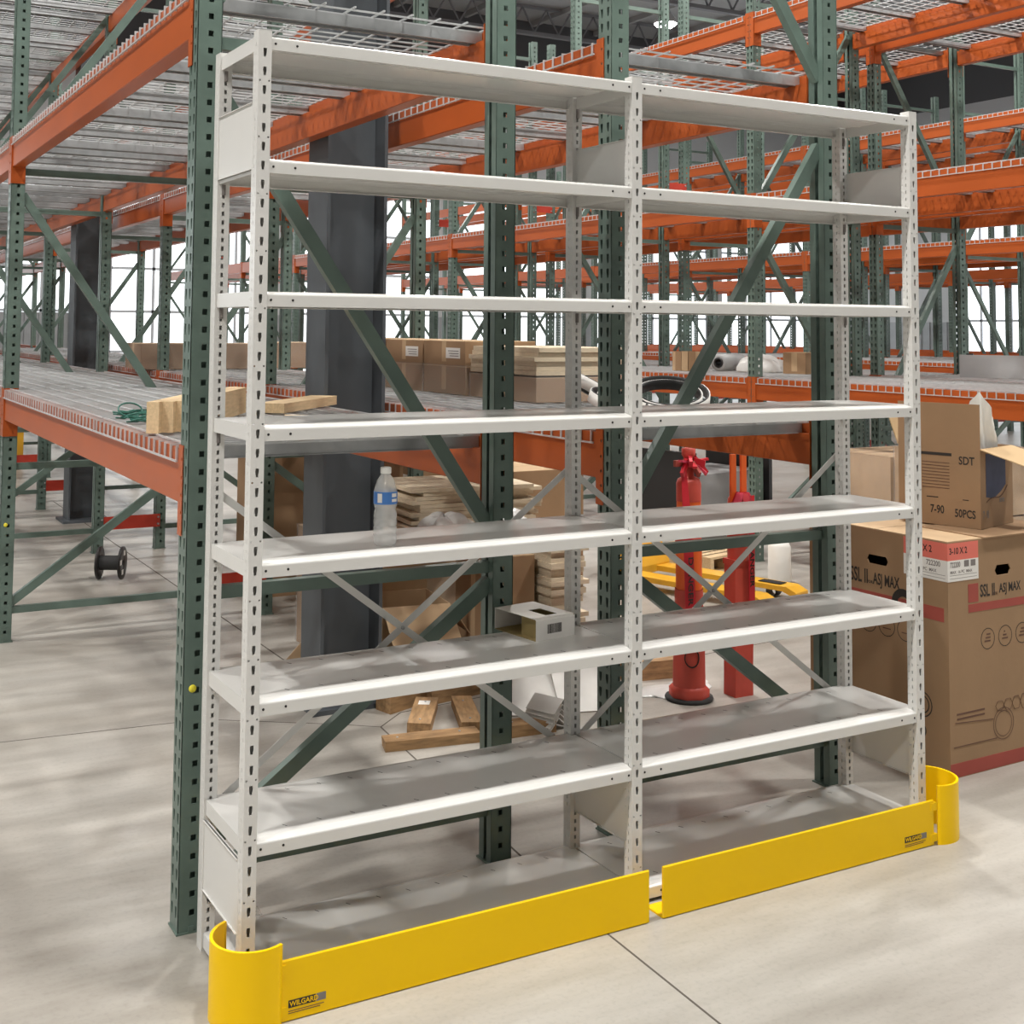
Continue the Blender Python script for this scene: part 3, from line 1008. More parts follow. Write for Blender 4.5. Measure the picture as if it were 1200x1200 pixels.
def big_carton():
    t = thing('large_carton', 'large brown printed cardboard carton with coral corner label standing on the floor', 'carton', (2.86, 0.292, 0), math.radians(1.5))
    X, Y, H, k = 0.72, 0.72, 0.885, 0.005
    body = MB()
    # front wall with a hand hole, left wall with a hand hole
    def holed(mb, face, size, u, v, hw, hh):
        hl = [(-hw + hh * .6, -hh), (0, -hh), (hw - hh * .6, -hh), (hw, 0), (hw - hh * .6, hh), (0, hh), (-hw + hh * .6, hh), (-hw, 0)]
        uc = [0, u - hw * 1.3, u + hw * 1.3, size]; vc = [0, v - hh * 1.8, v + hh * 1.8, H]
        if face == 'F':
            mb.plate((0, 0, 0), (1, 0, 0), (0, 0, 1), (0, -1, 0), uc, vc, lambda i, j: hl if (i, j) == (1, 1) else None, k)
        else:
            mb.plate((0, 0, 0), (0, 1, 0), (0, 0, 1), (-1, 0, 0), uc, vc, lambda i, j: hl if (i, j) == (1, 1) else None, k)
    a = MB(); holed(a, 'F', X, 0.322, 0.757, 0.048, 0.02); a.build('front_wall', M['card'], t)
    a = MB(); holed(a, 'L', Y, 0.345, 0.765, 0.055, 0.018); a.build('left_wall', M['card'], t)
    MB().box((X - k, 0, 0), (X, Y, H)).build('right_wall', M['card'], t)
    MB().box((k, Y - k, 0), (X - k, Y, H)).build('rear_wall', M['card'], t)
    MB().box((k, k, 0), (X - k, Y - k, k)).build('bottom', M['card'], t)
    # top flaps
    MB().box((0, 0, H), (X, Y * 0.5 - 0.002, H + 0.004)).build('top_flap', M['card2'], t)
    MB().box((0, Y * 0.5 + 0.002, H), (X, Y, H + 0.004)).build('top_flap', M['card2'], t)
    MB().box((0.2, -0.012, H + 0.004), (X, Y * 0.42, H + 0.008)).build('top_flap', M['card'], t)
    f = 'F'
    m = MB(); rect_on(m, f, 0.115, 0.174, 0.648, 0.718); m.build('printed_block', M['inkred'], t)
    m = MB(); rect_on(m, f, 0.115, 0.66, 0.61, 0.641); m.build('printed_band', M['inkred'], t)
    face_text('SSL II', 0.066, f, 0.184, 0.664, t, M['ink'], 0.62)
    face_text('FOR', 0.014, f, 0.262, 0.665, t, M['inkbrown'])
    face_text('ASJ MAX', 0.05, f, 0.298, 0.67, t, M['ink'], 0.68)
    for i in range(5):
        u = 0.225 + i * 0.104
        ring_on(f, u, 0.5, 0.041, t)
        for q in range(3):
            a_ = 0.6 + q * 1.9 + i
            m = MB(); rect_on(m, f, u - 0.018 + .006 * q, u + 0.016 - .008 * q * (i % 2), 0.488 + 0.013 * q, 0.494 + 0.013 * q); m.build('printed_icon', M['inkbrown'], t)
    m = MB(); rect_on(m, f, 0.0, 0.7, 0.003, 0.055); m.build('printed_band', M['inkred'], t)
    for rr in (0.062, 0.05):
        ring_on(f, 0.31, 0.165, rr, t, M['inkbrown'], 0.003)
    for (xa, za, xb, zb) in ((0.03, 0.205, 0.25, 0.19), (0.02, 0.115, 0.27, 0.115)):
        MB().bar((xa, -0.0009, za), (xb, -0.0009, zb), 0.001, 0.003).build('printed_line', M['inkbrown'], t)
    for i in range(2):
        m = MB(); rect_on(m, f, 0.04, 0.2, 0.232 - 0.018 * i, 0.239 - 0.018 * i); m.build('printed_line', M['inkbrown'], t)
    for i in range(5):
        c_ = 0.29 + 0.05 * i
        MB().tube([(c_ + 0.026 * math.cos(q * 1.05), -0.0008, 0.235 + (0.02 + .004 * i) * math.sin(q * 1.05)) for q in range(6)], 0.0011, 4, closed=True).build('printed_line', M['inkbrown'], t)
    f = 'L'
    m = MB(); rect_on(m, f, 0.53, 0.61, 0.645, 0.733); m.build('printed_block', M['inkred'], t)
    m = MB(); rect_on(m, f, 0.02, 0.61, 0.582, 0.634); m.build('printed_band', M['inkred'], t)
    face_text('SSL II', 0.08, f, 0.49, 0.665, t, M['ink'], 0.55)
    face_text('FOR', 0.016, f, 0.40, 0.667, t)
    face_text('ASJ MAX', 0.064, f, 0.368, 0.668, t, M['ink'], 0.55)
    for i in range(4):
        u = 0.205 + i * 0.095
        ring_on(f, u, 0.512, 0.042, t)
        m = MB(); rect_on(m, f, u - 0.02, u + 0.02, 0.5, 0.504); m.build('printed_icon', M['inkbrown'], t)
    ring_on(f, 0.215, 0.615, 0.058, t, M['ink'], 0.03)
    for rr in (0.05, 0.036):
        ring_on(f, 0.13, 0.25, rr, t, M['ink'], 0.005)
    ring_on(f, 0.14, 0.15, 0.03, t, M['ink'], 0.006)
    # wrap-round corner label
    la = MB().box((-0.0012, -0.0012, 0.816), (0.176, 0.0, H - 0.004)).box((-0.0012, 0.0, 0.816), (0.0, 0.21, H - 0.004)).build('corner_label', M['labelred'], t)
    lw = MB().box((-0.0012, -0.0012, 0.736), (0.176, 0.0, 0.816)).box((-0.0012, 0.0, 0.736), (0.0, 0.21, 0.816)).build('corner_label', M['labelwhite'], t)
    text('3-10 X 2', 0.034, M['ink'], la, (0.008, -0.0016, 0.84), (math.pi / 2, 0, 0), 0.0001, 0.85)
    text('3-10 X 2', 0.036, M['ink'], la, (-0.0016, 0.175, 0.84), (math.pi / 2, 0, -math.pi / 2), 0.0001, 0.8)
    text('722200', 0.028, M['inkgrey'], lw, (0.012, -0.0016, 0.79), (math.pi / 2, 0, 0), 0.0001, 0.7)
    text('722200', 0.028, M['inkgrey'], lw, (-0.0016, 0.1, 0.79), (math.pi / 2, 0, -math.pi / 2), 0.0001, 0.8)
    text('MAX  16 PC  MAX', 0.016, M['inkgrey'], lw, (0.012, -0.0016, 0.766), (math.pi / 2, 0, 0), 0.0001, 1.0)
    text('MAX  16 PC  MAX', 0.018, M['inkgrey'], lw, (-0.0016, 0.18, 0.766), (math.pi / 2, 0, -math.pi / 2), 0.0001, 0.9)
    for i in range(2):
        zz = 0.76 - 0.012 * i
        MB().box((0.01, -0.0015, zz - 0.0015), (0.166, -0.0012, zz)).build('printed_line', M['inkgrey'], lw)
        MB().box((-0.0015, 0.01, zz - 0.0015), (-0.0012, 0.2, zz)).build('printed_line', M['inkgrey'], lw)
    for u in (0.093, 0.131):
        MB().box((u, -0.0015, 0.788), (u + 0.028, -0.0012, 0.812)).build('printed_code_patch', M['inkgrey'], lw)
    MB().box((-0.0015, 0.125, 0.788), (-0.0012, 0.165, 0.812)).build('printed_code_patch', M['inkgrey'], lw)


big_carton()


def upper_carton():
    H0 = 0.8945
    t = thing('open_carton', 'open brown carton with raised flap and white foam on top of the large carton', 'carton', (3.2, 0.414, H0), math.radians(15))
    X, Y, H, k = 0.305, 0.355, 0.322, 0.004
    MB().box((0, 0, 0), (X, k, H)).build('front_wall', M['card'], t)
    MB().box((0, k, 0), (k, Y, H)).build('left_wall', M['card'], t)
    MB().box((X - k, k, 0), (X, Y, H)).build('right_wall', M['card'], t)
    MB().box((k, Y - k, 0), (X - k, Y, H)).build('rear_wall', M['card'], t)
    MB().box((k, k, 0), (X - k, Y - k, k)).build('bottom', M['cardin'], t)
    # flaps: left stands up, front opens outwards and droops
    MB().bar((k / 2, 0, H + 0.09), (k / 2, Y, H + 0.09), 0.18, k, (1, 0, 0)).build('raised_flap', M['card'], t)
    mt = Matrix.Translation((0, 0, H)) @ Matrix.Rotation(math.radians(16), 4, 'X')
    MB().box((0, -0.19, -k), (X, 0, 0), mt).build('open_flap', M['cardin'], t)
    mt = Matrix.Translation((X, 0, H)) @ Matrix.Rotation(math.radians(12), 4, 'Y')
    MB().box((0, 0, -k), (0.16, Y, 0), mt).build('open_flap', M['cardin'], t)
    mt = Matrix.Translation((0, Y, H)) @ Matrix.Rotation(math.radians(70), 4, 'X')
    MB().box((0, 0, -k), (X, 0.17, 0), mt).build('open_flap', M['cardin'], t)
    f = 'L'
    face_text('7-90', 0.046, f, 0.215, 0.048, t, M['ink'], 0.72)
    face_text('50PCS', 0.046, f, 0.11, 0.04, t, M['ink'], 0.72)
    face_text('SDT', 0.046, f, 0.09, 0.255, t, M['ink'], 0.8)
    for u0, u1, v0, v1 in ((0.12, 0.3, 0.285, 0.297), (0.05, 0.075, 0.11, 0.113), (0.18, 0.23, 0.11, 0.114)):
        m = MB(); rect_on(m, f, u0, u1, v0, v1); m.build('printed_line', M['ink'], t)
    m = MB()
    for i in range(9):
        rect_on(m, f, 0.13, 0.25, 0.15 + 0.013 * i, 0.153 + 0.013 * i, 0.0006)
    stuff(m.build('small_print', M['inkbrown'], t))
    m = MB()
    m.prism([(0.05, 0.125), (0.12, 0.115), (0.19, 0.14), (0.235, 0.165), (0.235, 0.3), (0.05, 0.3)], -0.0008, 0.0, lambda a, b, c: (a, c, b))
    m.build('printed_picture', M['inkblue'], t)
    for i in range(12):
        a = i / 11
        MB().bar((0.05 + 0.185 * a, -0.001, 0.105 + 0.045 * a * a + 0.01 * math.sin(6 * a)), (0.05 + 0.185 * (a + .09), -0.001, 0.105 + 0.045 * (a + .09) ** 2 + 0.01 * math.sin(6 * (a + .09))), 0.001, 0.004).build('printed_line', M['inkbrown'], t)
    face_text('7 - 90', 0.045, 'F', 0.02, 0.04, t, M['inkgrey'], 0.5)
    face_text('Series', 0.035, 'F', 0.17, 0.095, t, M['inkgrey'], 0.6)
    # foam sheet rising out of the box
    fo = thing('foam_sheet', 'crumpled white foam sheet sticking out of the open carton', 'foam', (3.2, 0.414, H0), math.radians(15))
    mb = MB(); n, mm = 9, 12
    rows = []
    random.seed(11)
    for sgn in (0, 1):
        for i in range(mm + 1):
            v = i / mm
            for j in range(n + 1):
                u = j / n
                wid = 0.22 * (1 - 0.35 * v) + 0.02 * math.sin(5 * v)
                x = 0.075 + wid * u * 0.85 + 0.014 * math.sin(7 * v + 2 * u)
                y = 0.055 + 0.02 * math.sin(3.0 * u + 2.4 * v) + sgn * (0.035 * math.sin(math.pi * u) * math.sin(math.pi * min(1, v * 1.02 + .02)) + 0.004) + 0.012 * math.sin(11 * u + 9 * v)
                z = 0.012 + 0.53 * v + 0.02 * math.sin(6 * u) * v - 0.09 * v * abs(u - 0.35)
                rows.append((x, y, z))
    S = (mm + 1) * (n + 1)
    fs = []
    for sgn in (0, 1):
        for i in range(mm):
            for j in range(n):
                a = sgn * S + i * (n + 1) + j
                f4 = (a, a + 1, a + n + 2, a + n + 1)
                fs.append(f4 if sgn == 0 else f4[::-1])
    mb.add(rows, fs, True).build('foam_fold', M['foam'], fo)
    mb = MB()
    mb.add([(0.02, 0.1, 0.3), (0.13, 0.13, 0.3), (0.16, 0.14, 0.34), (0.10, 0.15, 0.36), (0.08, 0.12, 0.345), (0.05, 0.12, 0.39), (0.03, 0.1, 0.35),
            (0.02, 0.11, 0.3), (0.13, 0.14, 0.3), (0.16, 0.15, 0.34), (0.10, 0.16, 0.36), (0.08, 0.13, 0.345), (0.05, 0.13, 0.39), (0.03, 0.11, 0.35)],
           [(0, 1, 2, 3, 4, 5, 6), (13, 12, 11, 10, 9, 8, 7)] + [(i, (i + 1) % 7, 7 + (i + 1) % 7, 7 + i) for i in range(7)])
    mb.build('foam_tear', M['foam'], fo)


upper_carton()

# ------------------------------------------------------------------ things on the nearest left deck
TOPZ = LV[0] + 0.0125
for i, (ox, lb) in enumerate(((0, 'left'), (1, 'middle'), (2, 'right'))):
    a = math.radians(60)
    px, py = -0.03 + 0.05 * i, 0.93 + 0.014 * i
    L = (0.98, 1.02, 0.94)[i]
    o = MB().box((0, -0.0195, 0), (L, 0.0195, 0.1)).build('timber', M['wood'], None, (px, py, TOPZ), a)
    tag(o, 'pale two-by-four timber on the near left deck, %s of three side by side' % lb, 'timber', 'timbers on the near left deck')
o = MB().box((0, 0, 0), (0.62, 0.12, 0.038)).build('timber', M['wood'], None, (0.68, 1.66, TOPZ), math.radians(48))
tag(o, 'flat pale timber board on the deck beside the dark column', 'timber')
o = MB().box((0, 0, 0), (0.1, 0.3, 0.05)).build('timber', M['wood'], None, (0.3, 0.62, TOPZ), math.radians(-20))
tag(o, 'short pale timber offcut on the deck edge behind the white shelf', 'timber')
gw = thing('wire_bundle', 'bundle of dark green coated wire on the near left deck', 'wire bundle', (-0.03, 1.42, TOPZ), math.radians(12))
random.seed(21)
for i in range(16):
    y0 = random.uniform(-0.07, 0.07); z0 = random.uniform(0.004, 0.035)
    pts = [(0.02 + 0.036 * k + 0.0, y0 + random.uniform(-0.012, 0.012) - 0.02 * k * (i % 3 - 1) * .4, z0 + random.uniform(-0.004, 0.012)) for k in range(8)]
    MB().tube(pts, 0.0032, 6).build('wire_strand', M['greenwire'], gw)
MB().tube([(0.06 + 0.045 * math.cos(a), 0.02 + 0.02 * math.sin(a), 0.042 + 0.024 * math.sin(a)) for a in [2 * math.pi * k / 18 for k in range(18)]], 0.003, 6, closed=True).build('wire_loop', M['greenwire'], gw)
MB().tube([(0.1, -0.08, 0.01), (0.13, -0.03, 0.06), (0.2, 0.04, 0.06), (0.24, 0.09, 0.008)], 0.0022, 6).build('tie_wire', M['galv'], gw)

# black cable spool on the floor
sp = thing('cable_spool', 'small black empty cable spool on the floor under the left rack', 'spool', (0.9, 5.52, 0.107), math.radians(-28))
RX = Matrix.Rotation(math.pi / 2, 4, 'Y')
for x in (-0.075, 0.075):
    MB().lathe([(0.02, -0.006), (0.107, -0.006), (0.107, 0.006), (0.02, 0.006), (0.02, -0.006)], 28, m=Matrix.Translation((x, 0, 0)) @ RX).build('flange', M['black'], sp)
MB().lathe([(0.048, -0.07), (0.048, 0.07)], 20, m=RX).build('core', M['rubber'], sp)
for y_, z_ in ((0.03, 0.06), (-0.01, -0.06), (-0.055, 0.01)):
    MB().box((0.0812, y_ - 0.02, z_ - 0.016), (0.0822, y_ + 0.02, z_ + 0.016)).build('paper_sticker', M['labelwhite'], sp)

# ------------------------------------------------------------------ loads on the decks
def carton(name, label, x, y, z, sx, sy, sz, rz=0, m='card', group=None, wrap=False, lab_=False, cat='carton'):
    t = thing(name, label, cat, (x, y, z), rz, group)
    MB().box((0, 0, 0), (sx, sy, sz - 0.004)).build('body', M[m], t)
    MB().box((0, 0, sz - 0.004), (sx, sy / 2 - 0.003, sz)).build('top_flap', M['card2'], t)
    MB().box((0, sy / 2 + 0.003, sz - 0.004), (sx, sy, sz)).build('top_flap', M['card2'], t)
    MB().box((-0.0006, sy / 2 - 0.025, 0.02), (0, sy / 2 + 0.025, sz)).build('tape', M['card2'], t)
    if lab_:
        l = MB().box((-0.0012, sy * .12, sz * 0.3), (0, sy * .45, sz * 0.72)).build('shipping_label', M['labelwhite'], t)
        for i in range(3):
            MB().box((-0.0018, sy * .15, sz * (0.38 + .1 * i)), (-0.0012, sy * (.36 + .02 * i), sz * (0.41 + .1 * i))).build('printed_line', M['inkgrey'], l)
    if wrap:
        e = 0.006
        MB().box((-e, -e, 0.001), (sx + e, sy + e, sz + e)).build('plastic_wrap', M['plastic'], t)
    return t


DZ = TOPZ
LAY = [('lower', 0.0, 0.145), ('upper', 0.146, 0.13)]
for ci, (y, nm) in enumerate(((2.58, 'nearest'), (3.07, 'second'), (3.56, 'third'), (4.20, 'fourth'))):
    for ln, dz, h in LAY:
        carton('deck_carton', 'brown carton with white label on the right deck, %s in the row, %s layer' % (nm, ln), 1.99, y, DZ + dz, 0.42, 0.475, h,
               0, 'card', 'cartons on the nearest right deck', wrap=(ln == 'lower'), lab_=(ln == 'upper'))
# stack of sheets on a wrapped carton
carton('deck_carton', 'wrapped brown carton under a stack of pale sheets on the right deck', 2.0, 1.90, DZ, 0.5, 0.64, 0.115, 0, 'card', None, wrap=True)
ss_ = thing('sheet_stack', 'stack of pale corrugated sheets on the wrapped carton on the right deck', 'sheet stack', (2.0, 1.90, DZ + 0.124))
random.seed(5)
z = 0
for i in range(6):
    h = 0.021
    ox, oy = random.uniform(-0.012, 0.012), random.uniform(-0.012, 0.012)
    MB().box((ox, oy, z), (0.5 + ox, 0.64 + oy, z + h)).build('sheet', M['sheet'], ss_)
    z += h + 0.0008
for i, (x, y, sx, sy, h, nm) in enumerate(((1.62, 6.75, 0.5, 0.5, 0.2, 'left'), (2.14, 6.75, 0.5, 0.5, 0.2, 'middle'), (2.66, 6.8, 0.45, 0.5, 0.21, 'right'))):
    carton('wrapped_carton', 'plastic-wrapped brown carton on the far deck at left, %s of three' % nm, skx(x, y) - 0.3, y, DZ, sx, sy, h, 0, 'card', 'wrapped cartons on the far deck', wrap=True)

# coils of white strapping on the right deck
for i, (x, y, r, tilt, rz, nm) in enumerate(((1.80, 0.96, 0.12, 18, 25, 'leftmost'), (1.98, 1.40, 0.13, 30, 70, 'middle'), (2.06, 0.98, 0.165, 20, -30, 'rightmost'))):
    t = thing('strapping_coil', 'loose coil of white and black strapping on the near right deck, %s' % nm, 'strapping coil', (x, y, DZ + r * math.sin(math.radians(tilt)) + 0.02), 0, 'strapping coils')
    t.rotation_euler = (math.radians(tilt), 0, math.radians(rz))
    for k, (rr, mt_, dz) in enumerate(((r, 'labelwhite', 0), (r - 0.006, 'black', 0.003), (r - 0.03, 'labelwhite', -0.004), (r - 0.036, 'black', -0.002))):
        n = 30; hw = 0.022
        mb = MB(); vs = []
        for a in range(n):
            c, s_ = math.cos(2 * math.pi * a / n), math.sin(2 * math.pi * a / n)
            for q, zz in ((rr, -hw), (rr, hw), (rr - 0.003, hw), (rr - 0.003, -hw)):
                vs.append((q * c, q * s_, zz + dz))
        fs = []
        for a in range(n):
            b = (a + 1) % n
            for q in range(4):
                fs.append((4 * a + q, 4 * b + q, 4 * b + (q + 1) % 4, 4 * a + (q + 1) % 4))
        mb.add(vs, fs, True).build('strap_turn', M[mt_], t)

# loads on the deck of the row across the aisle
dr = thing('wooden_drum', 'small brown slatted drum on the deck across the aisle', 'drum', (5.62, 5.35, DZ))
for k in range(14):
    a = 2 * math.pi * k / 14
    MB().box((-0.027, -0.012, 0), (0.027, 0.0, 0.16), Matrix.Rotation(a, 4, 'Z') @ Matrix.Translation((0, -0.12, 0))).build('stave', M['card'] if k % 2 else M['card2'], dr)
MB().lathe([(0, 0.15), (0.115, 0.15), (0.115, 0.14), (0, 0.14)], 20).build('lid', M['woodold'], dr)
t = thing('grey_roll', 'grey roll lying on the deck across the aisle beside the drum', 'roll', (5.98, 5.25, DZ + 0.07), math.radians(20))
MB().lathe([(0.045, -0.18), (0.07, -0.18), (0.07, 0.18), (0.045, 0.18), (0.045, -0.18)], 22, m=RX).build('roll_body', M['roll'], t)
MB().lathe([(0.03, -0.185), (0.044, -0.185), (0.044, 0.185), (0.03, 0.185), (0.03, -0.185)], 18, m=RX).build('core', M['black'], t)


def blob(name, label, cat, loc, size, m, seed=1, n=14, k=20, rough=0.18, rz=0):
    random.seed(seed)
    ph = [random.uniform(0, 6.28) for _ in range(6)]
    mb = MB(); vs = []
    for i in range(n + 1):
        th = math.pi * 0.5 * i / n
        for j in range(k):
            a = 2 * math.pi * j / k
            rr = 1 + rough * (math.sin(3 * a + ph[0]) * math.sin(2 * th + ph[1]) + 0.6 * math.sin(7 * a + ph[2] + 3 * th) + 0.4 * math.sin(11 * a + ph[3]) * math.cos(5 * th + ph[4]))
            vs.append((size[0] * rr * math.cos(a) * math.cos(th), size[1] * rr * math.sin(a) * math.cos(th), size[2] * max(0, rr) * math.sin(th)))
    fs = [(i * k + j, i * k + (j + 1) % k, (i + 1) * k + (j + 1) % k, (i + 1) * k + j) for i in range(n) for j in range(k)]
    fs.append(tuple(range(k - 1, -1, -1)))
    mb.add(vs, fs, True)
    o = mb.build(name, m, None, loc, rz)
    return tag(o, label, cat)


blob('plastic_bag', 'cloudy clear plastic bag on the deck across the aisle', 'plastic bag', (6.02, 4.88, DZ), (0.2, 0.17, 0.13), M['bag'], 4)
carton('deck_carton', 'small brown carton with torn top on the deck across the aisle', 6.0, 4.36, DZ, 0.22, 0.2, 0.17, 0.3, 'card', None)
t = thing('grey_sheet_panel', 'flat grey metal panel standing on the deck across the aisle at right', 'panel', (6.80, 3.55, DZ), math.radians(-66))
MB().box((0, 0, 0), (1.1, 0.03, 0.17)).build('panel', M['greypanel'], t)
for x in (0.05, 0.5, 0.9):
    MB().box((x, 0.005, 0.17), (x + 0.05, 0.025, 0.18)).build('clip', M['black'], t)

# ------------------------------------------------------------------ things under the racks
def open_carton_floor():
    t = thing('open_carton', 'open brown carton with spread flaps on the floor behind the dark column', 'carton', (1.47, 2.42, 0), math.radians(-8))
    X, Y, H, k = 0.34, 0.36, 0.36, 0.004
    MB().box((0, 0, 0), (X, k, H)).build('front_wall', M['card2'], t)
    MB().box((0, k, 0), (k, Y, H)).build('left_wall', M['card2'], t)
    MB().box((X - k, k, 0), (X, Y, H)).build('right_wall', M['card2'], t)
    MB().box((k, Y - k, 0), (X - k, Y, H)).build('rear_wall', M['card2'], t)
    MB().box((k, k, 0), (X - k, Y - k, k)).build('bottom', M['cardin'], t)
    mt = Matrix.Translation((0, 0, H)) @ Matrix.Rotation(math.radians(38), 4, 'X')
    MB().box((0, -0.24, -k), (X, 0, 0), mt).build('open_flap', M['card2'], t)
    mt = Matrix.Translation((X, 0, H)) @ Matrix.Rotation(math.radians(55), 4, 'Y')
    MB().box((0, 0, -k), (0.18, Y, 0), mt).build('open_flap', M['card2'], t)
    mt = Matrix.Translation((0, Y, H)) @ Matrix.Rotation(math.radians(100), 4, 'X')
    MB().box((0, 0, -k), (X, 0.18, 0), mt).build('open_flap', M['card2'], t)
    mt = Matrix.Translation((0, 0, H)) @ Matrix.Rotation(math.radians(-96), 4, 'Y')
    MB().box((0, 0, -k), (0.2, Y, 0), mt).build('open_flap', M['card2'], t)


open_carton_floor()
t = carton('standing_carton', 'tall brown carton standing under the right rack behind the green post', 2.03, 2.36, 0, 0.24, 0.42, 0.56, math.radians(-3), 'card', None)
t = carton('standing_carton', 'tall brown carton half hidden between column and green post', 1.44, 3.0, 0, 0.36, 0.4, 0.62, math.radians(4), 'card', None, wrap=True)
st = thing('sheet_stack', 'tall stack of folded corrugated sheets with jagged edge under the right rack', 'sheet stack', (2.29, 2.22, 0))
random.seed(14)
z = 0.0
while z < 0.60:
    h = random.choice((0.016, 0.022, 0.028)); o_ = random.uniform(0, 0.05); e = random.uniform(0.0, 0.045)
    MB().box((o_ * .5, o_, z), (0.19 + e, 0.4 + o_, z + h)).build('sheet', M['sheet'], st)
    z += h + 0.0005
# pallet with wrapped sheets behind
def pallet(label, x, y, z, rz=0, sx=1.0, sy=1.2, m='woodold', group=None):
    t = thing('wooden_pallet', label, 'pallet', (x, y, z), rz, group)
    for i in range(3):
        xx = (sx - 0.04) * i / 2
        MB().box((xx, 0, 0.018), (xx + 0.04, sy, 0.105)).build('stringer', M[m], t)
    n = 8
    for i in range(n):
        yy = (sy - 0.09) * i / (n - 1)
        MB().box((0, yy, 0.106), (sx, yy + 0.09, 0.122)).build('top_board', M[m], t)
    for i in range(3):
        yy = (sy - 0.1) * i / 2
        MB().box((0, yy, 0.0), (sx, yy + 0.1, 0.017)).build('bottom_board', M[m], t)
    return t


pallet('wooden pallet under the wrapped sheets below the right rack', 1.86, 2.98, 0, ROT, 0.86, 0.7)
carton('wrapped_carton', 'plastic-wrapped brown carton on the pallet below the right rack', 1.88, 3.0, 0.1225, 0.82, 0.62, 0.50, ROT, 'card2', None, wrap=True)
s2 = thing('sheet_stack', 'loose pale sheets on top of the wrapped carton below the right rack', 'sheet stack', (1.93, 3.02, 0.632))
random.seed(31)
z = 0
for i in range(9):
    a = random.uniform(-0.1, 0.1); ox = random.uniform(-0.03, 0.05)
    MB().box((ox, 0, z), (0.74 + ox, 0.55, z + 0.02), Matrix.Rotation(a, 4, 'Z')).build('sheet', M['sheet'], s2)
    z += 0.0215
for i, (x, y, zz, sz, nm) in enumerate(((2.03, 2.88, 0.55, (0.17, 0.1, 0.14), 'left'), (2.44, 2.9, 0.56, (0.17, 0.1, 0.12), 'right'))):
    blob('crumpled_plastic', 'crumpled white plastic on the pallet load below the right rack, %s heap' % nm, 'plastic sheet', (x, y, zz), sz, M['bag'], 8 + i, rough=0.2)
carton('floor_carton', 'brown carton standing beyond the pale sheets below the right rack', 2.90, 3.70, 0, 0.56, 0.5, 0.80, ROT, 'card', None)
carton('floor_carton', 'brown carton with white label far behind the pale sheets', 2.62, 4.35, 0, 0.6, 0.6, 0.98, ROT, 'card', None, lab_=True)
carton('floor_carton', 'brown carton far below the left part of the right rack', 1.62, 4.5, 0, 0.6, 0.6, 0.9, ROT, 'card', None)
t = thing('flat_carton', 'torn brown carton flap leaning low behind the dark column', 'carton', (1.16, 2.95, 0), math.radians(-20))
MB().add([(0, 0, 0), (0.22, 0, 0), (0.22, 0.06, 0.24), (0, 0.012, 0), (0.22, 0.012, 0), (0.22, 0.072, 0.24)],
         [(0, 1, 2), (5, 4, 3), (0, 3, 4, 1), (1, 4, 5, 2), (2, 5, 3, 0)]).build('panel', M['card2'], t)
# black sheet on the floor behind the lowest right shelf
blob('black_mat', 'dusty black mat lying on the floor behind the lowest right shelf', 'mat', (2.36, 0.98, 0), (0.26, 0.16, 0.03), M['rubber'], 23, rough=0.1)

# broken pallet lumber on the floor
BP = [((1.10, 1.60, 0.0), (1.50, 1.53), 0.09, 0.04, 'long front block of broken pallet wood on the floor'),
      ((1.30, 1.68, 0.0), (1.50, 2.0), 0.1, 0.05, 'slanted broken pallet board on the floor, with pale sticker'),
      ((1.30, 2.04, 0.0), (1.52, 2.12), 0.1, 0.105, 'chunky dark pallet block on the floor behind the broken boards'),
      ((1.53, 2.08, 0.0), (1.98, 2.16), 0.1, 0.17, 'thick brown pallet block on the floor behind the green post'),
      ((1.52, 1.62, 0.0), (1.66, 1.98), 0.09, 0.04, 'slanted broken pallet board on the floor, right one'),
      ((1.62, 1.52, 0.0), (1.84, 1.50), 0.09, 0.05, 'short pallet block on the floor beside the white metal angles')]
for i, (a, b, w, h, lb) in enumerate(BP):
    d = Vector((b[0] - a[0], b[1] - a[1])); L = d.length
    t = thing('pallet_board', lb, 'wood block', a, math.atan2(d.y, d.x), 'broken pallet wood')
    MB().add([(0, -w / 2, 0), (L, -w / 2 * .94, 0), (L * .985, w / 2, 0), (0.01, w / 2, 0), (0, -w / 2, h), (L * .99, -w / 2, h), (L * 1.0, w / 2, h), (0.006, w / 2 * .97, h)],
             [(0, 3, 2, 1), (4, 5, 6, 7), (0, 1, 5, 4), (1, 2, 6, 5), (2, 3, 7, 6), (3, 0, 4, 7)]).build('board', M['woodold'], t)
    for q in (0.15, 0.8):
        MB().lathe([(0, 0.003), (0.005, 0.003), (0.005, 0)], 6, (L * q, 0, h)).build('nail_head', M['channel'], t)
    if i == 1:
        MB().box((L * .7, -0.02, h), (L * .85, 0.03, h + 0.001)).build('sticker', M['labelwhite'], t)

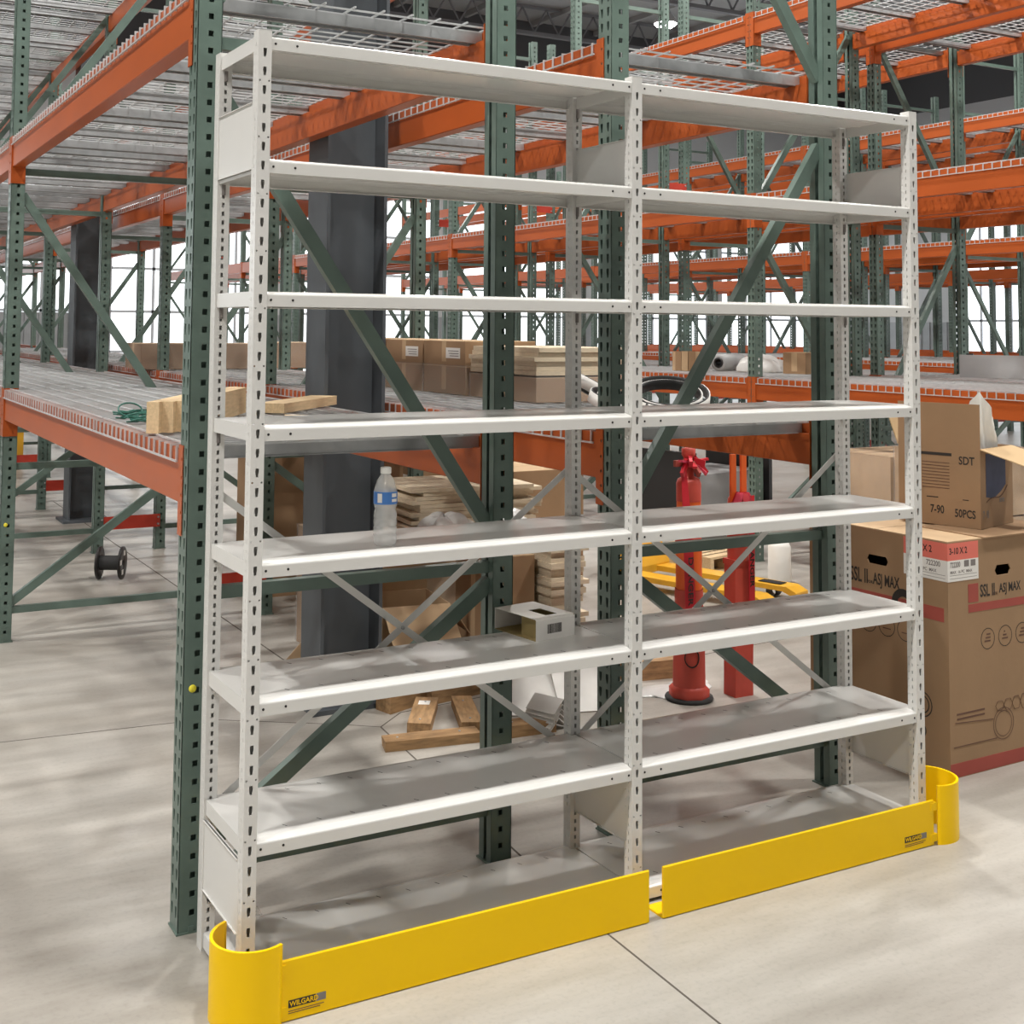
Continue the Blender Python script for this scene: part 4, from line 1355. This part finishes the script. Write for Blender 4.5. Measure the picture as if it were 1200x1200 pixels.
# bundle of white metal angles
for i in range(5):
    prof = [(-0.065, 0), (0, 0.05), (0.065, 0), (0.0625, -0.003), (0, 0.0455), (-0.0625, -0.003)]
    oo = MB().prism(prof, 0, 0.15, lambda a, b, c: (a, c, b)).build('metal_angle', M['whitemetal'], None, (1.85 + 0.003 * i, 1.46 - 0.004 * i, 0.006 + 0.02 * i), math.radians(18 + 1.0 * i))
    tag(oo, 'white metal angle strip in the nested bundle on the floor, %s from the bottom' % ORD[i], 'metal angle', 'white metal angles on the floor')
for i, (px, py, w, lean, nm) in enumerate(((1.74, 1.735, 0.26, 36, 'left'), (1.985, 1.66, 0.24, 42, 'right'))):
    # wide folded sheet leaning back on its long edge
    m_ = Matrix.Rotation(math.radians(-16), 4, 'Z') @ Matrix.Rotation(math.radians(lean), 4, 'X')
    o = MB().box((0, 0, 0), (w, 0.4, 0.006), m_).build('metal_sheet', M['whitemetal'], None, (px, py, 0.001))
    tag(o, 'tilted dusty white metal sheet behind the angle bundle, %s one' % nm, 'metal sheet', 'white metal sheets on the floor')

# ------------------------------------------------------------------ delineator tubes with red warning tape
def delineator(label, x, y, kind, rz=0):
    t = thing('traffic_delineator', label, 'delineator', (x, y, 0), rz)
    t.scale = (0.72, 0.72, 1.0) if kind == 0 else (0.62, 0.7, 1.0)
    if kind == 0:
        MB().lathe([(0, 0.0), (0.15, 0.0), (0.155, 0.008), (0.15, 0.016), (0, 0.016)], 26).build('rubber_base', M['rubber'], t)
        MB().lathe([(0.128, 0.016), (0.13, 0.05), (0.108, 0.065)], 8).build('octagonal_foot', M['conered'], t)
        MB().lathe([(0.104, 0.06), (0.1, 0.26), (0.094, 0.28), (0.09, 0.5)], 20).build('lower_tube', M['conered'], t)
        MB().lathe([(0.084, 0.5), (0.084, 0.69)], 24).build('reflective_band', M['coneorange'], t)
        MB().lathe([(0.088, 0.69), (0.088, 0.72), (0.08, 0.73), (0.078, 0.76)], 24).build('upper_tube', M['conered'], t)
        MB().lathe([(0.078, 0.76), (0.078, 0.90)], 24).build('reflective_band', M['coneorange'], t)
        MB().lathe([(0.08, 0.90), (0.08, 0.98), (0.07, 1.0), (0.036, 1.015), (0.034, 1.10), (0.045, 1.11), (0.045, 1.14), (0, 1.15)], 24).build('neck', M['conered'], t)
        # warning tape
        MB().add([(-0.105, -0.105, 0.34), (-0.03, -0.118, 0.34), (-0.05, -0.1, 0.78), (-0.11, -0.085, 0.78), (-0.06, -0.05, 1.06), (-0.09, -0.04, 1.06),
                  (-0.105, -0.102, 0.34), (-0.03, -0.115, 0.34), (-0.05, -0.097, 0.78), (-0.11, -0.082, 0.78), (-0.06, -0.047, 1.06), (-0.09, -0.037, 1.06)],
                 [(0, 1, 2, 3), (3, 2, 4, 5), (9, 8, 7, 6), (11, 10, 8, 9), (0, 6, 7, 1), (1, 7, 8, 2), (2, 8, 10, 4), (5, 11, 9, 3), (3, 9, 6, 0), (4, 10, 11, 5)]).build('tape_tail', M['ribbon'], t)
        text('DANGER', 0.06, M['ink'], t, (-0.092, -0.1135, 0.66), (math.pi / 2, math.pi / 2, 0.1), 0.0006, 0.9)
        for i in range(7):
            a = -3.0 + i * 0.5
            MB().bar((0.035 * math.cos(a), 0.035 * math.sin(a), 1.075 + 0.012 * (i % 3)), (0.125 * math.cos(a), 0.1 * math.sin(a), 1.075 - 0.05 * (i % 2)), 0.022, 0.028).build('tape_knot', M['inkred' if i % 3 == 0 else 'ribbon'], t)
        for i in range(6):
            a = -2.5 + i * 0.75
            MB().bar((0.03 * math.cos(a), 0.03 * math.sin(a), 1.08), (0.14 * math.cos(a), 0.1 * math.sin(a), 1.09 - 0.03 * (i % 3)), 0.03, 0.01).build('tape_knot', M['ribbon' if i % 2 else 'pink'], t)
        ring = MB()
        for k in range(20):
            a = 2 * math.pi * k / 20; b = 2 * math.pi * (k + 1) / 20
            def pp(q):
                th = -2.05 + 0.5 * math.cos(q) * 0.9
                return (0.1035 * math.cos(th), 0.1035 * math.sin(th), 0.2 + 0.04 * math.sin(q))
            ring.bar(pp(a), pp(b), 0.004, 0.006)
        ring.build('round_emblem', M['ink'], t)
        text('TE', 0.05, M['ink'], t, (-0.075, -0.083, 0.27), (math.pi / 2, 0, -0.45), 0.0006)
    else:
        MB().add([(-0.085, -0.06, 0), (0.085, -0.06, 0), (0.085, 0.06, 0), (-0.085, 0.06, 0), (-0.08, -0.055, 0.62), (0.08, -0.055, 0.62), (0.08, 0.055, 0.62), (-0.08, 0.055, 0.62)],
                 [(0, 3, 2, 1), (4, 5, 6, 7), (0, 1, 5, 4), (1, 2, 6, 5), (2, 3, 7, 6), (3, 0, 4, 7)]).build('lower_body', M['conered'], t)
        MB().box((-0.088, -0.062, 0.60), (0.088, 0.062, 0.625)).build('rim', M['conered'], t)
        MB().lathe([(0.075, 0.62), (0.078, 0.84), (0.07, 0.9), (0.04, 0.93)], 20).build('upper_body', M['conered'], t)
        for x_ in (-0.055, 0.045):
            MB().box((x_ - 0.024, -0.02, 0.88), (x_ + 0.024, 0.0, 1.11)).build('handle_post', M['coneorange'], t)
        MB().box((0.03, -0.082, 0.3), (0.085, -0.078, 0.92)).build('tape_tail', M['ribbon'], t)
        MB().bar((0.1, -0.02, 0.05), (0.11, -0.03, 0.9), 0.01, 0.035, (0, 1, 0)).build('tape_tail', M['ribbon'], t)
        random.seed(2)
        for i in range(7):
            a = i * 0.9
            MB().bar((0.04 * math.cos(a), -0.05 + 0.03 * math.sin(a), 0.93), (0.15 * math.cos(a), -0.06 + 0.08 * math.sin(a), 0.82 + 0.02 * (i % 3)), 0.05, 0.012).build('tape_knot', M['ribbon' if i % 2 else 'pink'], t)
        text('DANGER', 0.055, M['ink'], t, (0.04, -0.0835, 0.70), (math.pi / 2, math.pi / 2, 0), 0.0006, 0.9)
    return t


delineator('red-orange tubular delineator with octagonal foot and red warning tape', 2.635, 1.58, 0)
delineator('square red delineator with twin orange handles wrapped in warning tape', 2.885, 1.53, 1)
o = MB().box((0, 0, 0), (0.36, 0.09, 0.088)).build('timber', M['woodold'], None, (2.53, 1.93, 0.0), math.radians(-10))
tag(o, 'short splintered brown timber on the floor behind the round delineator', 'timber')
blob('plastic_sheet', 'dusty white plastic sheet spread on the floor around the delineator base', 'plastic sheet', (2.66, 1.72, 0), (0.22, 0.11, 0.02), M['bag'], 12, rough=0.12)

# ------------------------------------------------------------------ yellow pallet jack in the aisle
def pallet_jack():
    t = thing('pallet_jack', 'yellow pallet jack parked in the aisle beyond the delineators', 'pallet jack', (4.05, 3.95, 0), math.radians(-72))
    # local +x points along the forks
    for s in (-1, 1):
        y = s * 0.19
        MB().prism([(0.0, 0.055), (1.05, 0.055), (1.15, 0.02), (1.15, 0.055), (1.08, 0.085), (0.0, 0.09)], y - 0.075, y + 0.075, lambda a, b, c: (a, c, b)).build('fork', M['yellow2'], t)
        MB().lathe([(0.035, -0.04), (0.035, 0.04)], 14, (0, 0, 0), Matrix.Translation((0.95, y, 0.036)) @ Matrix.Rotation(math.pi / 2, 4, 'X')).build('roller', M['black'], t)
        MB().box((0.86, y - 0.04, 0.0885), (1.02, y + 0.04, 0.0915)).build('roller_slot', M['darkhole'], t)
    MB().prism([(-0.02, 0.05), (0.1, 0.05), (0.1, 0.1), (0.02, 0.26), (-0.06, 0.28), (-0.08, 0.1)], -0.27, 0.27, lambda a, b, c: (a, c, b)).build('battery_frame', M['yellow2'], t)
    MB().lathe([(0.08, -0.05), (0.08, 0.05)], 16, (0, 0, 0), Matrix.Translation((-0.14, 0, 0.08)) @ Matrix.Rotation(math.pi / 2, 4, 'X')).build('steer_wheel', M['black'], t)
    MB().box((-0.2, -0.07, 0.12), (-0.07, 0.07, 0.38)).build('pump', M['yellow2'], t)
    MB().tube([(-0.14, 0, 0.36), (-0.3, 0, 1.0), (-0.33, 0, 1.1)], 0.018, 8).build('tow_bar', M['black'], t)
    MB().tube([(-0.33, -0.14, 1.12), (-0.36, -0.05, 1.2), (-0.36, 0.05, 1.2), (-0.33, 0.14, 1.12), (-0.33, 0, 1.08), (-0.33, -0.13, 1.11)], 0.014, 8).build('handle_loop', M['black'], t)


pallet_jack()
# wood and paper in the aisle
pallet('small pale wooden pallet standing in the aisle by the right rack row', 4.58, 3.8, 0, math.radians(14), 0.5, 0.6, 'wood')
t = thing('paper_roll', 'white wrapped roll standing on the aisle floor next to the pale pallet', 'roll', (4.86, 3.42, 0))
MB().lathe([(0, 0), (0.075, 0), (0.078, 0.02), (0.075, 0.24), (0.06, 0.27), (0, 0.28)], 18).build('roll_body', M['foam'], t)
# black trolley under the row across the aisle
def trolley():
    t = thing('black_trolley', 'black low trolley with pale panel under the row across the aisle', 'trolley', (5.35, 4.95, 0), math.radians(10))
    MB().box((0, 0, 0.14), (1.0, 0.7, 0.2)).build('platform', M['black'], t)
    MB().box((0.0, 0.0, 0.2), (0.04, 0.7, 0.7)).build('end_frame', M['black'], t)
    MB().box((0.96, 0.0, 0.2), (1.0, 0.7, 0.75)).build('end_frame', M['black'], t)
    MB().box((0.1, 0.02, 0.2), (0.9, 0.6, 0.52)).build('load_panel', M['greypanel'], t)
    for x in (0.12, 0.88):
        for y in (0.1, 0.6):
            MB().lathe([(0.065, -0.02), (0.065, 0.02)], 14, (0, 0, 0), Matrix.Translation((x, y, 0.065)) @ Matrix.Rotation(math.pi / 2, 4, 'X')).build('wheel', M['rubber'], t)


trolley()
# wrapped loads below the rows across the aisle
for i, (x, y, h, nm) in enumerate(((5.36, 2.30, 0.40, 'nearest'), (5.40, 2.95, 0.36, 'second'))):
    pallet('pallet under the wrapped cartons across the aisle, %s one' % nm, x, y, 0, ROT, 0.8, 0.62, 'wood', 'pallets across the aisle')
    for k in range(2):
        carton('wrapped_carton', 'plastic-wrapped carton across the aisle behind the open carton, %s pallet, %s layer' % (nm, ('lower', 'upper')[k]), x + 0.02, y + 0.01, 0.1225 + k * (h + 0.012), 0.76, 0.58, h,
               ROT, 'card2', 'wrapped cartons across the aisle', wrap=True)
blob('crumpled_plastic', 'crumpled white plastic heap on the floor across the aisle', 'plastic sheet', (5.18, 2.62, 0), (0.12, 0.3, 0.42), M['bag'], 17)
# yellow object on the far left floor
t = thing('yellow_step', 'small yellow step far back under the left racks', 'step', (0.55, 13.0, 0))
MB().box((0, 0, 0.4), (1.0, 0.5, 0.52)).build('tread', M['yellow2'], t)
for x in (0.02, 0.9):
    MB().box((x, 0.02, 0), (x + 0.08, 0.48, 0.4)).build('side', M['yellow2'], t)
# scrap of clear film on the floor by the near post
blob('film_scrap', 'small glinting scrap of clear film behind the near left post', 'film scrap', (0.16, 0.41, 0.0), (0.04, 0.025, 0.03), M['plastic'], 6, 6, 12, 0.4)
